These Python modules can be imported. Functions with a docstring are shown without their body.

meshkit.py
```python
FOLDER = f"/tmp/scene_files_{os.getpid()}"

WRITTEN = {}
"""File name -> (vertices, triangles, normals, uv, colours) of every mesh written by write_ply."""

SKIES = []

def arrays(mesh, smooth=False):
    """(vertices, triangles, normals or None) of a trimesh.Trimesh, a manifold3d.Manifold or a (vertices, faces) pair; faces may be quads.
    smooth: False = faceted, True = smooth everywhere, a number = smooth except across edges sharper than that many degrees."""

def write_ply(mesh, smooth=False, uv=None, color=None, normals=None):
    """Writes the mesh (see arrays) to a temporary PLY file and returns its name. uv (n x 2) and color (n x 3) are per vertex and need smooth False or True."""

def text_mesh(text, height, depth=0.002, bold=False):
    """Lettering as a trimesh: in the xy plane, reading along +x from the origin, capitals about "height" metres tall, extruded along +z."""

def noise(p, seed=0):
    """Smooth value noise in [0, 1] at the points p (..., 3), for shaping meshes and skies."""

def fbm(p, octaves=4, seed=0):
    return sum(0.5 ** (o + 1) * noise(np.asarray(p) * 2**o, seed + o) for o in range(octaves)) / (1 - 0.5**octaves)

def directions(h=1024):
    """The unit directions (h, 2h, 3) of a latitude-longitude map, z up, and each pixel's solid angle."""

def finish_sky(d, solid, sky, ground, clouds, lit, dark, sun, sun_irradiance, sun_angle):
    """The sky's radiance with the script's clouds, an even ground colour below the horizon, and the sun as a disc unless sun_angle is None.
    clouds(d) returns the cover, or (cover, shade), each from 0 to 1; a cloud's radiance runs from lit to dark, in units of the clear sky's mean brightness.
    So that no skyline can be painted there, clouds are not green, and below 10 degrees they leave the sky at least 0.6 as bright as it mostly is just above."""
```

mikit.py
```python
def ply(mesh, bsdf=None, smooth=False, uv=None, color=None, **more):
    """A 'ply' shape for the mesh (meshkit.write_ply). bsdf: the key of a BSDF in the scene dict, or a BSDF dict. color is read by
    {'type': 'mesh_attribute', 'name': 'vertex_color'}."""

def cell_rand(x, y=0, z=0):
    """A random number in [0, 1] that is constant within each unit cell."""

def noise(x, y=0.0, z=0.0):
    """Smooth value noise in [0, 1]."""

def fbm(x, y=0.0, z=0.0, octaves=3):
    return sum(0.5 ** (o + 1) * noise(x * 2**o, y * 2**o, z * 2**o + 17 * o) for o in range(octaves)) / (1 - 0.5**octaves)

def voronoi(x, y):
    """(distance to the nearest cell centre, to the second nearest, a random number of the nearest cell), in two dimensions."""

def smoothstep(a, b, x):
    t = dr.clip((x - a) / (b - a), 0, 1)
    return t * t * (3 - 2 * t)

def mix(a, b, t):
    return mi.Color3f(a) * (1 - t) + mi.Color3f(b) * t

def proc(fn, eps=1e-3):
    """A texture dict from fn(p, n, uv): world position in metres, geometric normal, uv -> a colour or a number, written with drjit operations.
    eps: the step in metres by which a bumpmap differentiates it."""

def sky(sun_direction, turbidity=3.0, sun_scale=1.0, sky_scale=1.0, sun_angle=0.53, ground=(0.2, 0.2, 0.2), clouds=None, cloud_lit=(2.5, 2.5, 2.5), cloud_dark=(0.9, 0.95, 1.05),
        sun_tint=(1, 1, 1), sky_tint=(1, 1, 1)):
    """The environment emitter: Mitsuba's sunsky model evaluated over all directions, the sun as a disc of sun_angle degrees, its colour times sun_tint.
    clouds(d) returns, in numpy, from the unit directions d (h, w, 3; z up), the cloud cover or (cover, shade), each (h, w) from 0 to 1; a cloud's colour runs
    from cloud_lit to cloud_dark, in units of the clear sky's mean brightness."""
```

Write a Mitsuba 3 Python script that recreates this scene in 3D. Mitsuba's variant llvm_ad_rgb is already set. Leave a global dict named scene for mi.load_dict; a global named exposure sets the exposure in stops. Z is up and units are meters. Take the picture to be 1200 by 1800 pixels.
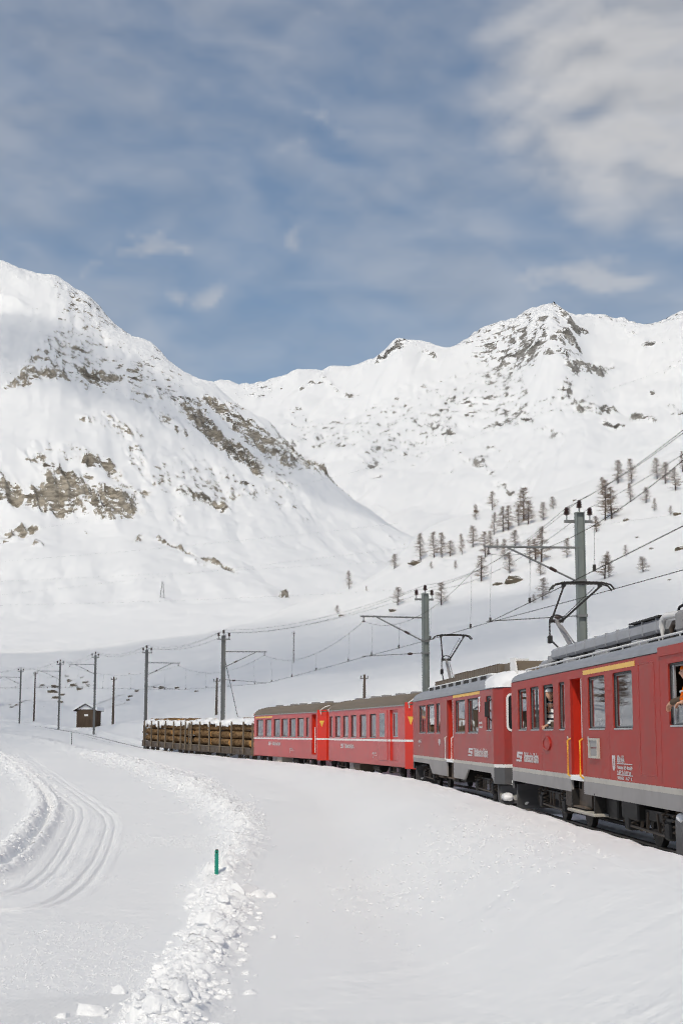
import math, random
import numpy as np
import trimesh
import mitsuba as mi
import drjit as dr
import manifold3d
from scipy.interpolate import RBFInterpolator, CubicSpline
from scipy.spatial import cKDTree
import shapely
from shapely.geometry import Polygon, Point, LineString
import meshkit
import mikit
from mikit import noise, fbm, smoothstep, mix, proc, ply, voronoi

T = mi.ScalarTransform4f
rng = np.random.default_rng(7)
random.seed(7)
scene, labels = {}, {}

# ------------------------------------------------------------------ camera, sky, exposure
EYE = np.array([0.0, 0.0, 1.87])
PITCH = math.atan(390 / 2600)
scene['camera'] = {'type': 'perspective', 'fov': math.degrees(2 * math.atan(600 / 2600)), 'fov_axis': 'x', 'near_clip': 0.5, 'far_clip': 20000.0,
                   'to_world': T().look_at(origin=EYE.tolist(), target=(EYE + [0, math.cos(PITCH), math.sin(PITCH)]).tolist(), up=[0, 0, 1])}
SUN = np.array([-0.225, -0.73, 0.645]); SUN /= np.linalg.norm(SUN)


def cloud_cover(d):
    az = np.degrees(np.arctan2(d[..., 0], d[..., 1]))
    el = np.degrees(np.arcsin(np.clip(d[..., 2], -1, 1)))
    p = np.stack([az * 0.16, el * 0.30, az * 0 + 3.0], -1)
    w1 = meshkit.fbm(p * 1.1 + 11.0, 3, 5) - 0.5
    w2 = meshkit.fbm(p * 1.1 + 47.0, 3, 9) - 0.5
    q = p + np.stack([w1 * 1.3, w2 * 1.0, az * 0], -1)
    veil = meshkit.fbm(q * np.array([0.8, 1.0, 1.0]) + 3.3, 5, 21)
    fine = meshkit.fbm(q * np.array([2.6, 3.6, 1.0]) + 9.1, 5, 33)
    # fibres of high cloud, drawn out along the wind
    u, v = az * 0.97 - el * 0.24, el * 0.97 + az * 0.24
    fibre = meshkit.fbm(np.stack([u * 0.17 + w2 * 2.4, v * 0.62 + w1 * 3.0, az * 0 + 8.0], -1), 5, 44)
    thin = meshkit.fbm(np.stack([u * 0.55 + w2 * 2.2, v * 1.35 + w1 * 2.6, az * 0 + 2.0], -1), 4, 57)
    cover = 0.12 + 0.30 * np.clip((veil * 0.40 + fibre * 0.28 + thin * 0.16 + fine * 0.16 - 0.36) / 0.27, 0, 1)

    def blob(a, e, sa, se, soft, weight, rag=1.0):
        r = ((az - a) / sa) ** 2 + ((el - e) / se) ** 2
        k = np.clip((1.0 - r + rag * ((fine - 0.5) * 2.2 + (veil - 0.5) * 1.2)) / soft, 0, 1)
        return weight * k * k * (3 - 2 * k) * (1 - 0.15 * np.clip((0.5 - fine) * 3, 0, 1))
    big = blob(13.4, 24.8, 10.6, 8.2, 0.95, 0.90, 0.24)
    big = big * (0.86 + 0.14 * np.clip((thin - 0.35) * 4, 0, 1))
    cover = np.maximum(cover, big)
    cover = np.maximum(cover, blob(-8.4, 18.1, 2.7, 1.25, 1.5, 0.74, 2.2))
    cover = np.maximum(cover, blob(-6.0, 16.6, 1.6, 1.5, 1.7, 0.55, 2.2))
    cover = np.maximum(cover, blob(10.3, 17.3, 3.4, 1.4, 1.8, 0.66, 2.0))
    cover = np.maximum(cover, blob(-1.9, 18.9, 0.6, 1.1, 1.4, 0.5, 1.8))
    cover = np.maximum(cover, blob(-2.0, 22.9, 3.6, 1.0, 2.0, 0.5, 2.0))
    # the rest of the sky, beyond the frame, is the same broken cover
    far = np.clip((np.abs(az) - 18) / 25, 0, 1)
    far = np.maximum(far, np.clip((el - 32) / 15, 0, 1))
    cover = np.maximum(cover, far * 0.8 * np.clip((veil - 0.42) / 0.22, 0, 1))
    shade = np.clip(0.35 + 2.0 * (0.5 - fine) + 0.8 * (0.5 - veil), 0, 1)
    return cover, shade


scene['sky'] = mikit.sky(SUN.tolist(), turbidity=2.4, ground=(0.75, 0.76, 0.78), clouds=cloud_cover, cloud_lit=(2.75, 2.73, 2.75), cloud_dark=(1.95, 1.98, 2.06), sky_scale=1.15, sun_tint=(0.865, 0.985, 1.175))
exposure = 0.78


# ------------------------------------------------------------------ naming helpers
def numbered(key):
    taken = lambda k: k in scene or k in labels or any(x.startswith(k + '__') for x in scene)
    if not taken(key):
        return key
    i = 1
    while taken(f'{key}_{i:03d}'):
        i += 1
    return f'{key}_{i:03d}'


_used = {}


def fresh(key):
    """The next free key of that name (fast)."""
    n = _used.get(key)
    if n is None:
        _used[key] = 0
        return key
    _used[key] = n + 1
    return f'{key}_{n + 1:03d}'


def structure(name, shape):
    key = fresh(name)
    scene[key] = shape
    labels[key] = {'kind': 'structure'}
    return key


def thing(name, label, category, group=None, shape=None, kind=None):
    key = fresh(name)
    labels[key] = {'label': label, 'category': category}
    if group:
        labels[key]['group'] = group
    if kind:
        labels[key]['kind'] = kind
    if shape is not None:
        scene[key] = shape
    return key


def part(parent, name, mesh, bsdf, frame=None, smooth=False, label=None, uv=None, kind=None):
    key = fresh(parent + '__' + name)
    shape = mesh if isinstance(mesh, dict) else ply(mesh, bsdf, smooth=smooth, uv=uv)
    if frame is not None:
        shape = {**shape, 'to_world': frame}
    scene[key] = shape
    if label:
        labels.setdefault(key, {})['label'] = label
    if name in ('lettering', 'data_text', 'name_text', 'service_mark'):
        kind = 'stuff'
    if kind:
        labels.setdefault(key, {})['kind'] = kind
    return key


# ------------------------------------------------------------------ mesh helpers
def cat(*ms):
    return trimesh.util.concatenate([m for m in ms if m is not None])


def box(x0, x1, y0, y1, z0, z1):
    m = trimesh.creation.box(extents=[x1 - x0, y1 - y0, z1 - z0])
    m.apply_translation([(x0 + x1) / 2, (y0 + y1) / 2, (z0 + z1) / 2])
    return m


def bevel_box(x0, x1, y0, y1, z0, z1, b=0.02):
    pts = []
    for sx, sy, sz in np.ndindex(2, 2, 2):
        c = np.array([(x0, x1)[sx], (y0, y1)[sy], (z0, z1)[sz]], float)
        s = np.array([1 - 2 * sx, 1 - 2 * sy, 1 - 2 * sz]) * b
        for k in range(3):
            q = c + s
            q[k] = c[k]
            pts.append(q)
    return trimesh.convex.convex_hull(np.array(pts))


def tube(points, radius, sides=6, closed_ends=True):
    p = np.asarray(points, float)
    n = len(p)
    rad = np.broadcast_to(radius, (n,)).astype(float)
    t = np.gradient(p, axis=0) if n > 2 else np.repeat((p[1] - p[0])[None], 2, 0)
    t /= np.linalg.norm(t, axis=1, keepdims=True) + 1e-12
    ref = np.array([0, 0, 1.0]) if np.abs(t[:, 2]).mean() < 0.8 else np.array([1.0, 0, 0])
    a = np.cross(t, ref); a /= np.linalg.norm(a, axis=1, keepdims=True) + 1e-12
    b = np.cross(t, a)
    ang = np.arange(sides) * 2 * np.pi / sides
    v = (p[:, None] + rad[:, None, None] * (np.cos(ang)[None, :, None] * a[:, None] + np.sin(ang)[None, :, None] * b[:, None])).reshape(-1, 3)
    f = []
    for i in range(n - 1):
        for j in range(sides):
            k = (j + 1) % sides
            f += [[i * sides + j, i * sides + k, (i + 1) * sides + k], [i * sides + j, (i + 1) * sides + k, (i + 1) * sides + j]]
    if closed_ends:
        for j in range(1, sides - 1):
            f += [[0, j + 1, j], [(n - 1) * sides, (n - 1) * sides + j, (n - 1) * sides + j + 1]]
    m = trimesh.Trimesh(v, f, process=False)
    m.fix_normals()
    return m


def bar(p0, p1, r, sides=6):
    return tube([p0, p1], r, sides)


def rounded_rect(x0, x1, z0, z1, r):
    return shapely.box(x0 + r, z0 + r, x1 - r, z1 - r).buffer(r, quad_segs=3) if r > 0 else shapely.box(x0, z0, x1, z1)


def slab(poly, y0, y1):
    """Polygon in the (x, z) plane, thickness along y from y0 to y1."""
    geoms = getattr(poly, 'geoms', [poly])
    ms = []
    for g in geoms:
        m = trimesh.creation.extrude_polygon(g, abs(y1 - y0), engine='earcut')
        m.apply_transform(np.array([[1, 0, 0, 0], [0, 0, 1, min(y0, y1)], [0, 1, 0, 0], [0, 0, 0, 1.0]]))
        ms.append(m)
    m = cat(*ms)
    m.invert()
    return m


def prism(profile, x0, x1):
    """Closed profile [(y, z)] extruded along x."""
    m = trimesh.creation.extrude_polygon(Polygon(profile), x1 - x0, engine='earcut')
    m.apply_transform(np.array([[0, 0, 1, x0], [1, 0, 0, 0], [0, 1, 0, 0], [0, 0, 0, 1.0]]))
    return m


def disc_cyl(center, axis, r, w, sides=20):
    c, a = np.array(center, float), np.array(axis, float)
    a /= np.linalg.norm(a)
    return tube([c - a * w / 2, c + a * w / 2], r, sides)


def lumpy(radius, seed, detail=1, squash=(1, 1, 1), amp=0.35, flat=True):
    m = trimesh.creation.icosphere(subdivisions=detail, radius=1.0)
    v = m.vertices
    k = 1 + amp * 2 * (meshkit.fbm(v * 1.3 + seed * 7.31, 2, seed % 97) - 0.5)
    m.vertices = v * k[:, None] * radius * np.array(squash)
    return m


def hull_chain(chains, edge=None, smooth=8):
    """Union of tapered capsules; chains = lists of (point, radius). Returns one smooth trimesh."""
    solid = manifold3d.Manifold()
    for ch in chains:
        for (p, r), (q, s) in zip(ch[:-1], ch[1:]):
            a = manifold3d.Manifold.sphere(r, 16).translate(list(map(float, p)))
            b = manifold3d.Manifold.sphere(s, 16).translate(list(map(float, q)))
            solid = solid + manifold3d.Manifold.batch_hull([a, b])
    if edge:
        solid = solid.refine_to_length(edge)
    mm = solid.to_mesh()
    m = trimesh.Trimesh(mm.vert_properties[:, :3], mm.tri_verts)
    if smooth:
        trimesh.smoothing.filter_taubin(m, iterations=smooth)
    return m


def grid_mesh(P):
    """P: (rows, cols, 3) -> (vertices, triangles)."""
    r, c = P.shape[:2]
    i, j = np.meshgrid(np.arange(r - 1), np.arange(c - 1), indexing='ij')
    a = (i * c + j).ravel()
    f = np.vstack([np.stack([a, a + 1, a + c + 1], 1), np.stack([a, a + c + 1, a + c], 1)])
    return P.reshape(-1, 3), f


def up_mesh(P):
    v, f = grid_mesh(P)
    n = np.cross(v[f[:, 1]] - v[f[:, 0]], v[f[:, 2]] - v[f[:, 0]])
    if n[:, 2].sum() < 0:
        f = f[:, ::-1]
    return trimesh.Trimesh(v, f, process=False)

# ------------------------------------------------------------------ terrain survey points (x, y, z) in metres
NEAR = np.array([
    (-4.21, 15.2, -0.96), (-5.44, 19.5, -1.07), (-6.72, 24, -1.05), (-8.04, 28.6, -0.89), (-10.3, 36.5, -0.71), (-12.45, 44, -0.43), (-15.32, 54, -0.15), (-21.61, 76, 0.16), 
    (-29.62, 104, 0.7), (-38.49, 135, 1.36), (-48.51, 170, 2.19), (-65.69, 230, 3.6), (-85.77, 300, 6.39), (-2.7, 15.2, -0.96), (-3.48, 19.5, -1.07), (-4.3, 24, -1.05), 
    (-5.15, 28.6, -0.89), (-6.59, 36.5, -0.71), (-7.97, 44, -0.43), (-9.8, 54, -0.15), (-13.83, 76, 0.16), (-18.96, 104, 0.7), (-24.63, 135, 1.36), (-31.05, 170, 2.19), 
    (-42.04, 230, 3.6), (-54.9, 300, 6.39), (-1.52, 15.2, -0.96), (-1.96, 19.5, -1.07), (-2.42, 24, -1.05), (-2.89, 28.6, -0.89), (-3.71, 36.5, -0.71), (-4.48, 44, -0.43), 
    (-5.51, 54, -0.15), (0, 15, -0.93), (0, 18.8, -0.96), (0, 24, -0.88), (0, 30.5, -0.73), (0, 40, -0.52), (0, 54, -0.15), (0, 67, 0.19), 
    (-2.23, 39.5, -0.49), (-3.12, 55, -0.19), (-4.66, 82, 0.18), (-10.24, 90, 0.18), (-11.5, 101, 0.51), (-14.68, 112, 0.78), (1.58, 14.2, -0.78), (1.96, 17.6, -0.78), 
    (2.44, 21.8, -0.63), (2.93, 26, -0.35), (3.45, 30.5, 0.05), (3.8, 33.5, 0.29), (2.8, 12.6, -0.48), (3.39, 15.2, -0.42), (3.95, 17.6, -0.15), (4.33, 19.2, 0.23), 
    (3.19, 11.5, -0.27), (4.35, 15.5, 0.09), (3.87, 13, -0.09), (2.04, 36, -0.28), (2.55, 45, 0.02), (2.89, 51, 0.13), (164.29, 560, 108.02), (140.86, 600, 116.8), 
    (105.01, 450, 69.37), (76.56, 330, 38.47), (54.27, 235, 20.66), (34.5, 150, 9.83), (21.79, 95, 5.1), (13.73, 60, 3), (87, 300, 35.14), (34.5, 120, 8.24), 
    (13.73, 48, 2.78), (13.35, 70, 3.06), (107.14, 610, 108.3), (72.41, 620, 99.26), (51.04, 440, 50.67), (35.8, 310, 26.65), (22.43, 195, 12.22), (13.18, 115, 5.35), 
    (8.58, 75, 3), (76.78, 440, 59.24), (50.32, 290, 28.41), (28.47, 165, 10.63), (48.59, 625, 93.16), (33.96, 625, 87.03), (22.67, 420, 40.31), (14.24, 265, 17.96), 
    (7.76, 145, 6.8), (4.8, 90, 3.06), (23.81, 615, 75.34), (4.55, 590, 58.83), (2.92, 380, 27.86), (1.61, 210, 10.61), (0.99, 130, 4.57), (0.8, 105, 2.98), 
    (-21.95, 570, 49.19), (-13.82, 360, 23.73), (-8.03, 210, 9.81), (-5.72, 150, 4.7), (-41.51, 540, 39.22), (-25.29, 330, 18.13), (-16.43, 215, 8.37), (-12.58, 165, 4.36), 
    (-61.05, 530, 35.28), (-37.89, 330, 15.61), (-25.18, 220, 6.44), (-19.43, 170, 3.66), (-81.35, 530, 33.25), (-52.02, 340, 14.73), (-38.15, 250, 7.06), (-28.18, 185, 3.12), 
    (-101.66, 530, 32.03), (-72.7, 380, 16.97), (-55.32, 290, 7.89), (-121.99, 530, 32.03), (-89.53, 390, 17.37), (-75.59, 330, 9.97), (-152.48, 530, 32.03), (-111.92, 390, 17.37), 
    (-94.49, 330, 9.97), (196.17, 670, 119.56), (259.45, 890, 131.87), (422.7, 1460, 146.78), (166.35, 710, 127.99), (216.95, 930, 139.54), (347.52, 1500, 153.66), (126.21, 720, 117.53), 
    (164.06, 940, 125.17), (261.73, 1510, 129.56), (85.09, 730, 106.49), (110.26, 950, 110.18), (175.2, 1520, 104.67), (57.02, 735, 99.15), (73.77, 955, 100.36), (117, 1525, 88.65), 
    (39.86, 735, 91.97), (51.57, 955, 91.11), (81.78, 1525, 74.08), (28.01, 725, 78.61), (36.36, 945, 74.5), (57.89, 1515, 48.82), (5.39, 700, 59.99), (7.06, 920, 51.76), 
    (11.35, 1490, 14.78), (-26.13, 680, 49.17), (-34.44, 900, 38.66), (-55.88, 1470, -4.76), (-49.86, 650, 38.11), (-66.45, 870, 25.53), (-109.25, 1440, -24.06), (-73.57, 640, 33.64), 
    (-98.44, 860, 20.04), (-162.59, 1430, -32.43), (-107.29, 700, 36.35), (-168.21, 1100, 39.3), (-134.11, 700, 36.35), (-210.27, 1100, 39.3), (-160.93, 700, 36.35), (-252.32, 1100, 39.3), 
    (-201.16, 700, 36.35), (-315.4, 1100, 39.3), ])
LEFT_MOUNTAIN = np.array([
    (-779.07, 1500, 505.62), (-644.64, 1250, 359.85), (-552.42, 1080, 249.81), (-471.56, 930, 159.71), (-397.13, 790, 89.48), (-345.27, 690, 57.03), (-279.42, 560, 35.88), (-863.78, 1670, 514.4), 
    (-986.1, 1920, 496.97), (-600.71, 1500, 530.58), (-508.37, 1280, 378.93), (-432.8, 1100, 254.4), (-374.44, 960, 164.8), (-313.22, 810, 91.7), (-269.44, 700, 57.83), (-214.94, 560, 35.88), 
    (-666.02, 1670, 541.96), (-760.32, 1920, 528.21), (-452.73, 1510, 515.25), (-387.24, 1300, 384.82), (-330.5, 1120, 258.99), (-286.68, 980, 168.2), (-277.1, 950, 144.37), (-236.36, 815, 92.25), 
    (-202.08, 700, 57.83), (-161.21, 560, 35.88), (-501.61, 1680, 524.39), (-572.2, 1930, 507.38), (-359.14, 1500, 493.19), (-314.19, 1320, 379.9), (-271.49, 1150, 265.88), (-236.64, 1010, 181.29), 
    (-225.18, 965, 146.62), (-191.41, 825, 93.36), (-161.67, 700, 57.83), (-128.97, 560, 35.88), (-398.2, 1670, 500.67), (-454.59, 1920, 481.4), (-296.83, 1490, 473.9), (-263.5, 1330, 371.89), 
    (-230.17, 1170, 270.47), (-207.32, 1060, 202.8), (-191.54, 985, 149.62), (-160.48, 830, 93.92), (-134.72, 700, 57.83), (-107.47, 560, 35.88), (-329.34, 1660, 479.99), (-376.28, 1910, 458.83), 
    (-260.6, 1490, 449.36), (-231.33, 1330, 350.23), (-205.77, 1190, 265.49), (-184.06, 1070, 200.44), (-168.46, 985, 145.75), (-142.92, 840, 95.02), (-118.56, 700, 57.83), (-94.57, 560, 35.88), 
    (-289.14, 1660, 452.87), (-330.35, 1910, 428.06), (-197.52, 1490, 403.04), (-172.77, 1310, 307.89), (-150.7, 1150, 219.86), (-132.89, 1020, 154.87), (-110.11, 850, 96.13), (-90.26, 700, 57.83), 
    (-72.01, 560, 35.88), (-219.16, 1660, 401.7), (-250.41, 1910, 370), (-132.12, 1490, 360.75), (-115.57, 1310, 271.08), (-103.56, 1180, 202.14), (-90.85, 1040, 145.62), (-73.87, 850, 89.53), 
    (-60.63, 700, 57.83), (-48.38, 560, 36.95), (-146.6, 1660, 354.97), (-167.5, 1910, 316.98), (-75.53, 1480, 317.86), (-67.59, 1330, 248.69), (-61.25, 1210, 192.9), (-52.4, 1040, 133.41), 
    (-42.66, 850, 86.24), (-35.53, 710, 58.63), (-28.97, 580, 40.43), (-83.86, 1650, 308.08), (-95.9, 1900, 264.49), (-17.22, 1470, 265.33), (-15.29, 1310, 203.52), (-13.26, 1140, 146.06), 
    (-11.01, 950, 99.85), (-8.78, 760, 65.55), (-19.14, 1640, 250.45), (-21.91, 1890, 199.72), (28.21, 1450, 223.93), (24.43, 1260, 166.17), (20.48, 1060, 115.3), (16.57, 860, 77.25), 
    (31.39, 1620, 205.51), (35.99, 1870, 149.92), (72.11, 1430, 191.13), (60.32, 1200, 134.95), (49.12, 980, 91.56), (80.36, 1600, 169.99), (92.28, 1850, 110.68), (137.39, 1420, 167.63), 
    (115.87, 1200, 125.63), (94.41, 980, 87.77), (153.22, 1590, 144.31), (176.11, 1840, 81.98), ])
BACK_MOUNTAIN = np.array([
    (-531.17, 3000, 690.59), (-440.58, 2500, 495.67), (-359.19, 2050, 325.51), (-305.22, 1750, 223.22), (-565.59, 3200, 697.93), (-632.97, 3600, 655.66), (-354.42, 3000, 708.71), (-317.96, 2700, 578.35), 
    (-275.94, 2350, 456.68), (-227.78, 1950, 309.73), (-197.66, 1700, 216.89), (-377.39, 3200, 717.2), (-422.35, 3600, 677.11), (-252.44, 3050, 737.73), (-231.35, 2800, 644.67), (-214.33, 2600, 556.99), 
    (-180.72, 2200, 418.89), (-155.36, 1900, 301.83), (-134.3, 1650, 210.57), (-268.52, 3250, 746.67), (-299.99, 3650, 706.82), (-204.32, 3050, 734.03), (-187.29, 2800, 644.67), (-173.5, 2600, 556.99), 
    (-146.3, 2200, 418.89), (-125.77, 1900, 301.83), (-108.72, 1650, 210.57), (-217.33, 3250, 742.75), (-242.81, 3650, 702.46), (-96.25, 3050, 756.22), (-88.19, 2800, 655.95), (-81.65, 2600, 556.99), 
    (-70.41, 2250, 428.37), (-59.18, 1900, 301.83), (-51.16, 1650, 210.57), (-102.38, 3250, 766.31), (-114.38, 3650, 728.65), (-24.07, 3050, 763.63), (-22.05, 2800, 655.95), (-20.41, 2600, 556.99), 
    (-17.21, 2200, 418.89), (-14.41, 1850, 293.94), (-12.4, 1600, 204.25), (-25.6, 3250, 774.17), (-28.61, 3650, 737.39), (48.17, 3050, 775.98), (43.31, 2750, 644.27), (40.04, 2550, 546.32), 
    (33.64, 2150, 409.41), (28.35, 1820, 289.2), (24.8, 1600, 204.25), (51.24, 3250, 787.29), (57.24, 3650, 751.97), (118.77, 3000, 818.16), (110.49, 2800, 701.19), (104.27, 2650, 610.24), 
    (96.06, 2450, 505.36), (82.05, 2100, 383.25), (68.06, 1750, 264.37), (126.46, 3200, 833.53), (141.52, 3600, 806.61), (187.12, 3050, 828.03), (174.32, 2850, 713.67), (158.47, 2600, 588.3), 
    (136.5, 2250, 437.33), (117.89, 1950, 332.82), (102.36, 1700, 243.51), (199.04, 3250, 842.56), (222.37, 3650, 813.39), (307.33, 3100, 882.06), (281.32, 2850, 725.22), (250.68, 2550, 577.02), 
    (210.26, 2150, 409.41), (185.16, 1900, 316.83), (160.15, 1650, 229.94), (326.59, 3300, 898.44), (364.25, 3700, 872.15), (381.54, 3100, 907.44), (343.12, 2800, 735.26), (304.93, 2500, 575.8), 
    (254.65, 2100, 399.94), (217.39, 1800, 293.14), (192.57, 1600, 223.03), (405.44, 3300, 925.36), (452.19, 3700, 902.02), (454.47, 3050, 910.35), (400.72, 2700, 731.03), (361.91, 2450, 584.07), 
    (308.41, 2100, 416.66), (263.28, 1800, 307.37), (225.8, 1550, 222.19), (483.42, 3250, 929.97), (540.06, 3650, 910.52), (537.74, 3150, 920.76), (484.73, 2850, 759.94), (414.75, 2450, 574.19), 
    (353.64, 2100, 416.66), (301.89, 1800, 307.37), (258.92, 1550, 222.19), (570.87, 3350, 937.99), (635.68, 3750, 912.67), (597.02, 3200, 932.72), (538.8, 2900, 761.45), (462.31, 2500, 575.8), 
    (395.74, 2150, 426.54), (329.98, 1800, 307.37), (283, 1550, 222.19), (633.22, 3400, 949.18), (703.99, 3800, 921.74), (657.37, 3250, 927.31), (573.9, 2850, 725.22), (491.05, 2450, 544.62), 
    (419.19, 2100, 408.3), (358.06, 1800, 307.37), (297.18, 1500, 215.09), (696.6, 3450, 942.01), (773.28, 3850, 910.54), (762.52, 3200, 943.21), (675.97, 2850, 748.35), (578.05, 2450, 554.47), 
    (481.42, 2050, 398.62), (409.55, 1750, 298.88), (337.97, 1450, 207.98), (808.74, 3400, 960.29), (899.13, 3800, 934.03), (891.76, 3200, 997.15), (789.56, 2850, 771.54), (661.01, 2400, 552.84), 
    (547.96, 2000, 388.94), (464.15, 1700, 290.39), (380.7, 1400, 200.87), (945.81, 3400, 1017.39), (1051.51, 3800, 997.18), (1151.3, 3200, 1089.83), (999.68, 2800, 803.75), (814.46, 2300, 529.89), 
    (561.66, 1600, 273.42), (471.99, 1350, 193.76), (1221.09, 3400, 1115.52), (1357.51, 3800, 1105.7), (1661.02, 3200, 1063.27), (1337.7, 2600, 704.02), (969.01, 1900, 399.93), (657.27, 1300, 196.87), 
    (1761.71, 3400, 1087.4), (1958.54, 3800, 1074.6), ])


def polar_surface(points, smoothing, kernel='thin_plate_spline'):
    """A smooth surface through surveyed points, interpolated over bearing and log distance. Returns z(x, y)."""
    a = np.degrees(np.arctan2(points[:, 0], points[:, 1]))
    r = np.hypot(points[:, 0], points[:, 1])
    f = RBFInterpolator(np.stack([a / 5.0, np.log(r) * 2.2], 1), (points[:, 2] - EYE[2]) / r, smoothing=smoothing, kernel=kernel, degree=1)

    def z(x, y):
        x, y = np.broadcast_arrays(np.asarray(x, float), np.asarray(y, float))
        shape = x.shape
        x, y = x.ravel(), y.ravel()
        az, rho = np.degrees(np.arctan2(x, y)), np.maximum(np.hypot(x, y), 1.0)
        lim = np.clip(az, -24, 24)
        q = np.empty(len(x))
        for k in range(0, len(x), 60000):
            q[k:k + 60000] = f(np.stack([lim[k:k + 60000] / 5.0, np.log(np.maximum(rho[k:k + 60000], 9.0)) * 2.2], 1))
        back = np.clip((np.abs(az) - 40) / 60, 0, 1)
        back = back * back * (3 - 2 * back)
        q = q * (1 - back) + back * (-2.7 / rho + 0.01)
        return (EYE[2] + q * rho).reshape(shape)
    return z


near_z = polar_surface(NEAR, 1e-5)
left_z = polar_surface(LEFT_MOUNTAIN, 2e-4)
back_z = polar_surface(BACK_MOUNTAIN, 1e-4)

# ------------------------------------------------------------------ the railway line: centre points (x, y) and rail height
LINE = np.array([(12.0, -70), (8.9, -25), (7.05, 2.0), (6.17, 19.47), (5.35, 35.47), (5.1, 40.0), (3.9, 55.33), (3.4, 58.25), (0.65, 73.75), (0.06, 76.34), (-4.0, 91.2), (-4.6, 93.4), (-9.6, 109.0), (-15.57, 125.4), (-28.6, 166.0), (-52.0, 230.0), (-88.0, 320.0), (-140.0, 420.0)])
_s = np.concatenate([[0], np.cumsum(np.hypot(*np.diff(LINE, axis=0).T))])
_cx, _cy = CubicSpline(_s, LINE[:, 0]), CubicSpline(_s, LINE[:, 1])
_w = np.ones(len(LINE))
_ss = np.linspace(0, _s[-1], 2400)
_k = np.exp(-0.5 * (np.arange(-60, 61) / 22.0) ** 2); _k /= _k.sum()
TRACK = np.stack([np.convolve(np.pad(c(_ss), 60, mode='reflect', reflect_type='odd'), _k, 'valid') for c in (_cx, _cy)], 1)
TRACK_S = np.concatenate([[0], np.cumsum(np.hypot(*np.diff(TRACK, axis=0).T))])
TRACK_T = np.gradient(TRACK, axis=0); TRACK_T /= np.linalg.norm(TRACK_T, axis=1, keepdims=True)   # towards the far end
track_tree = cKDTree(TRACK)


def rail_z(y):
    return np.interp(y, [-80, 92, 109, 125, 166, 230, 330, 420], [0, 0, 0.14, 0.35, 1.75, 3.6, 6.5, 9.0])


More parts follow.
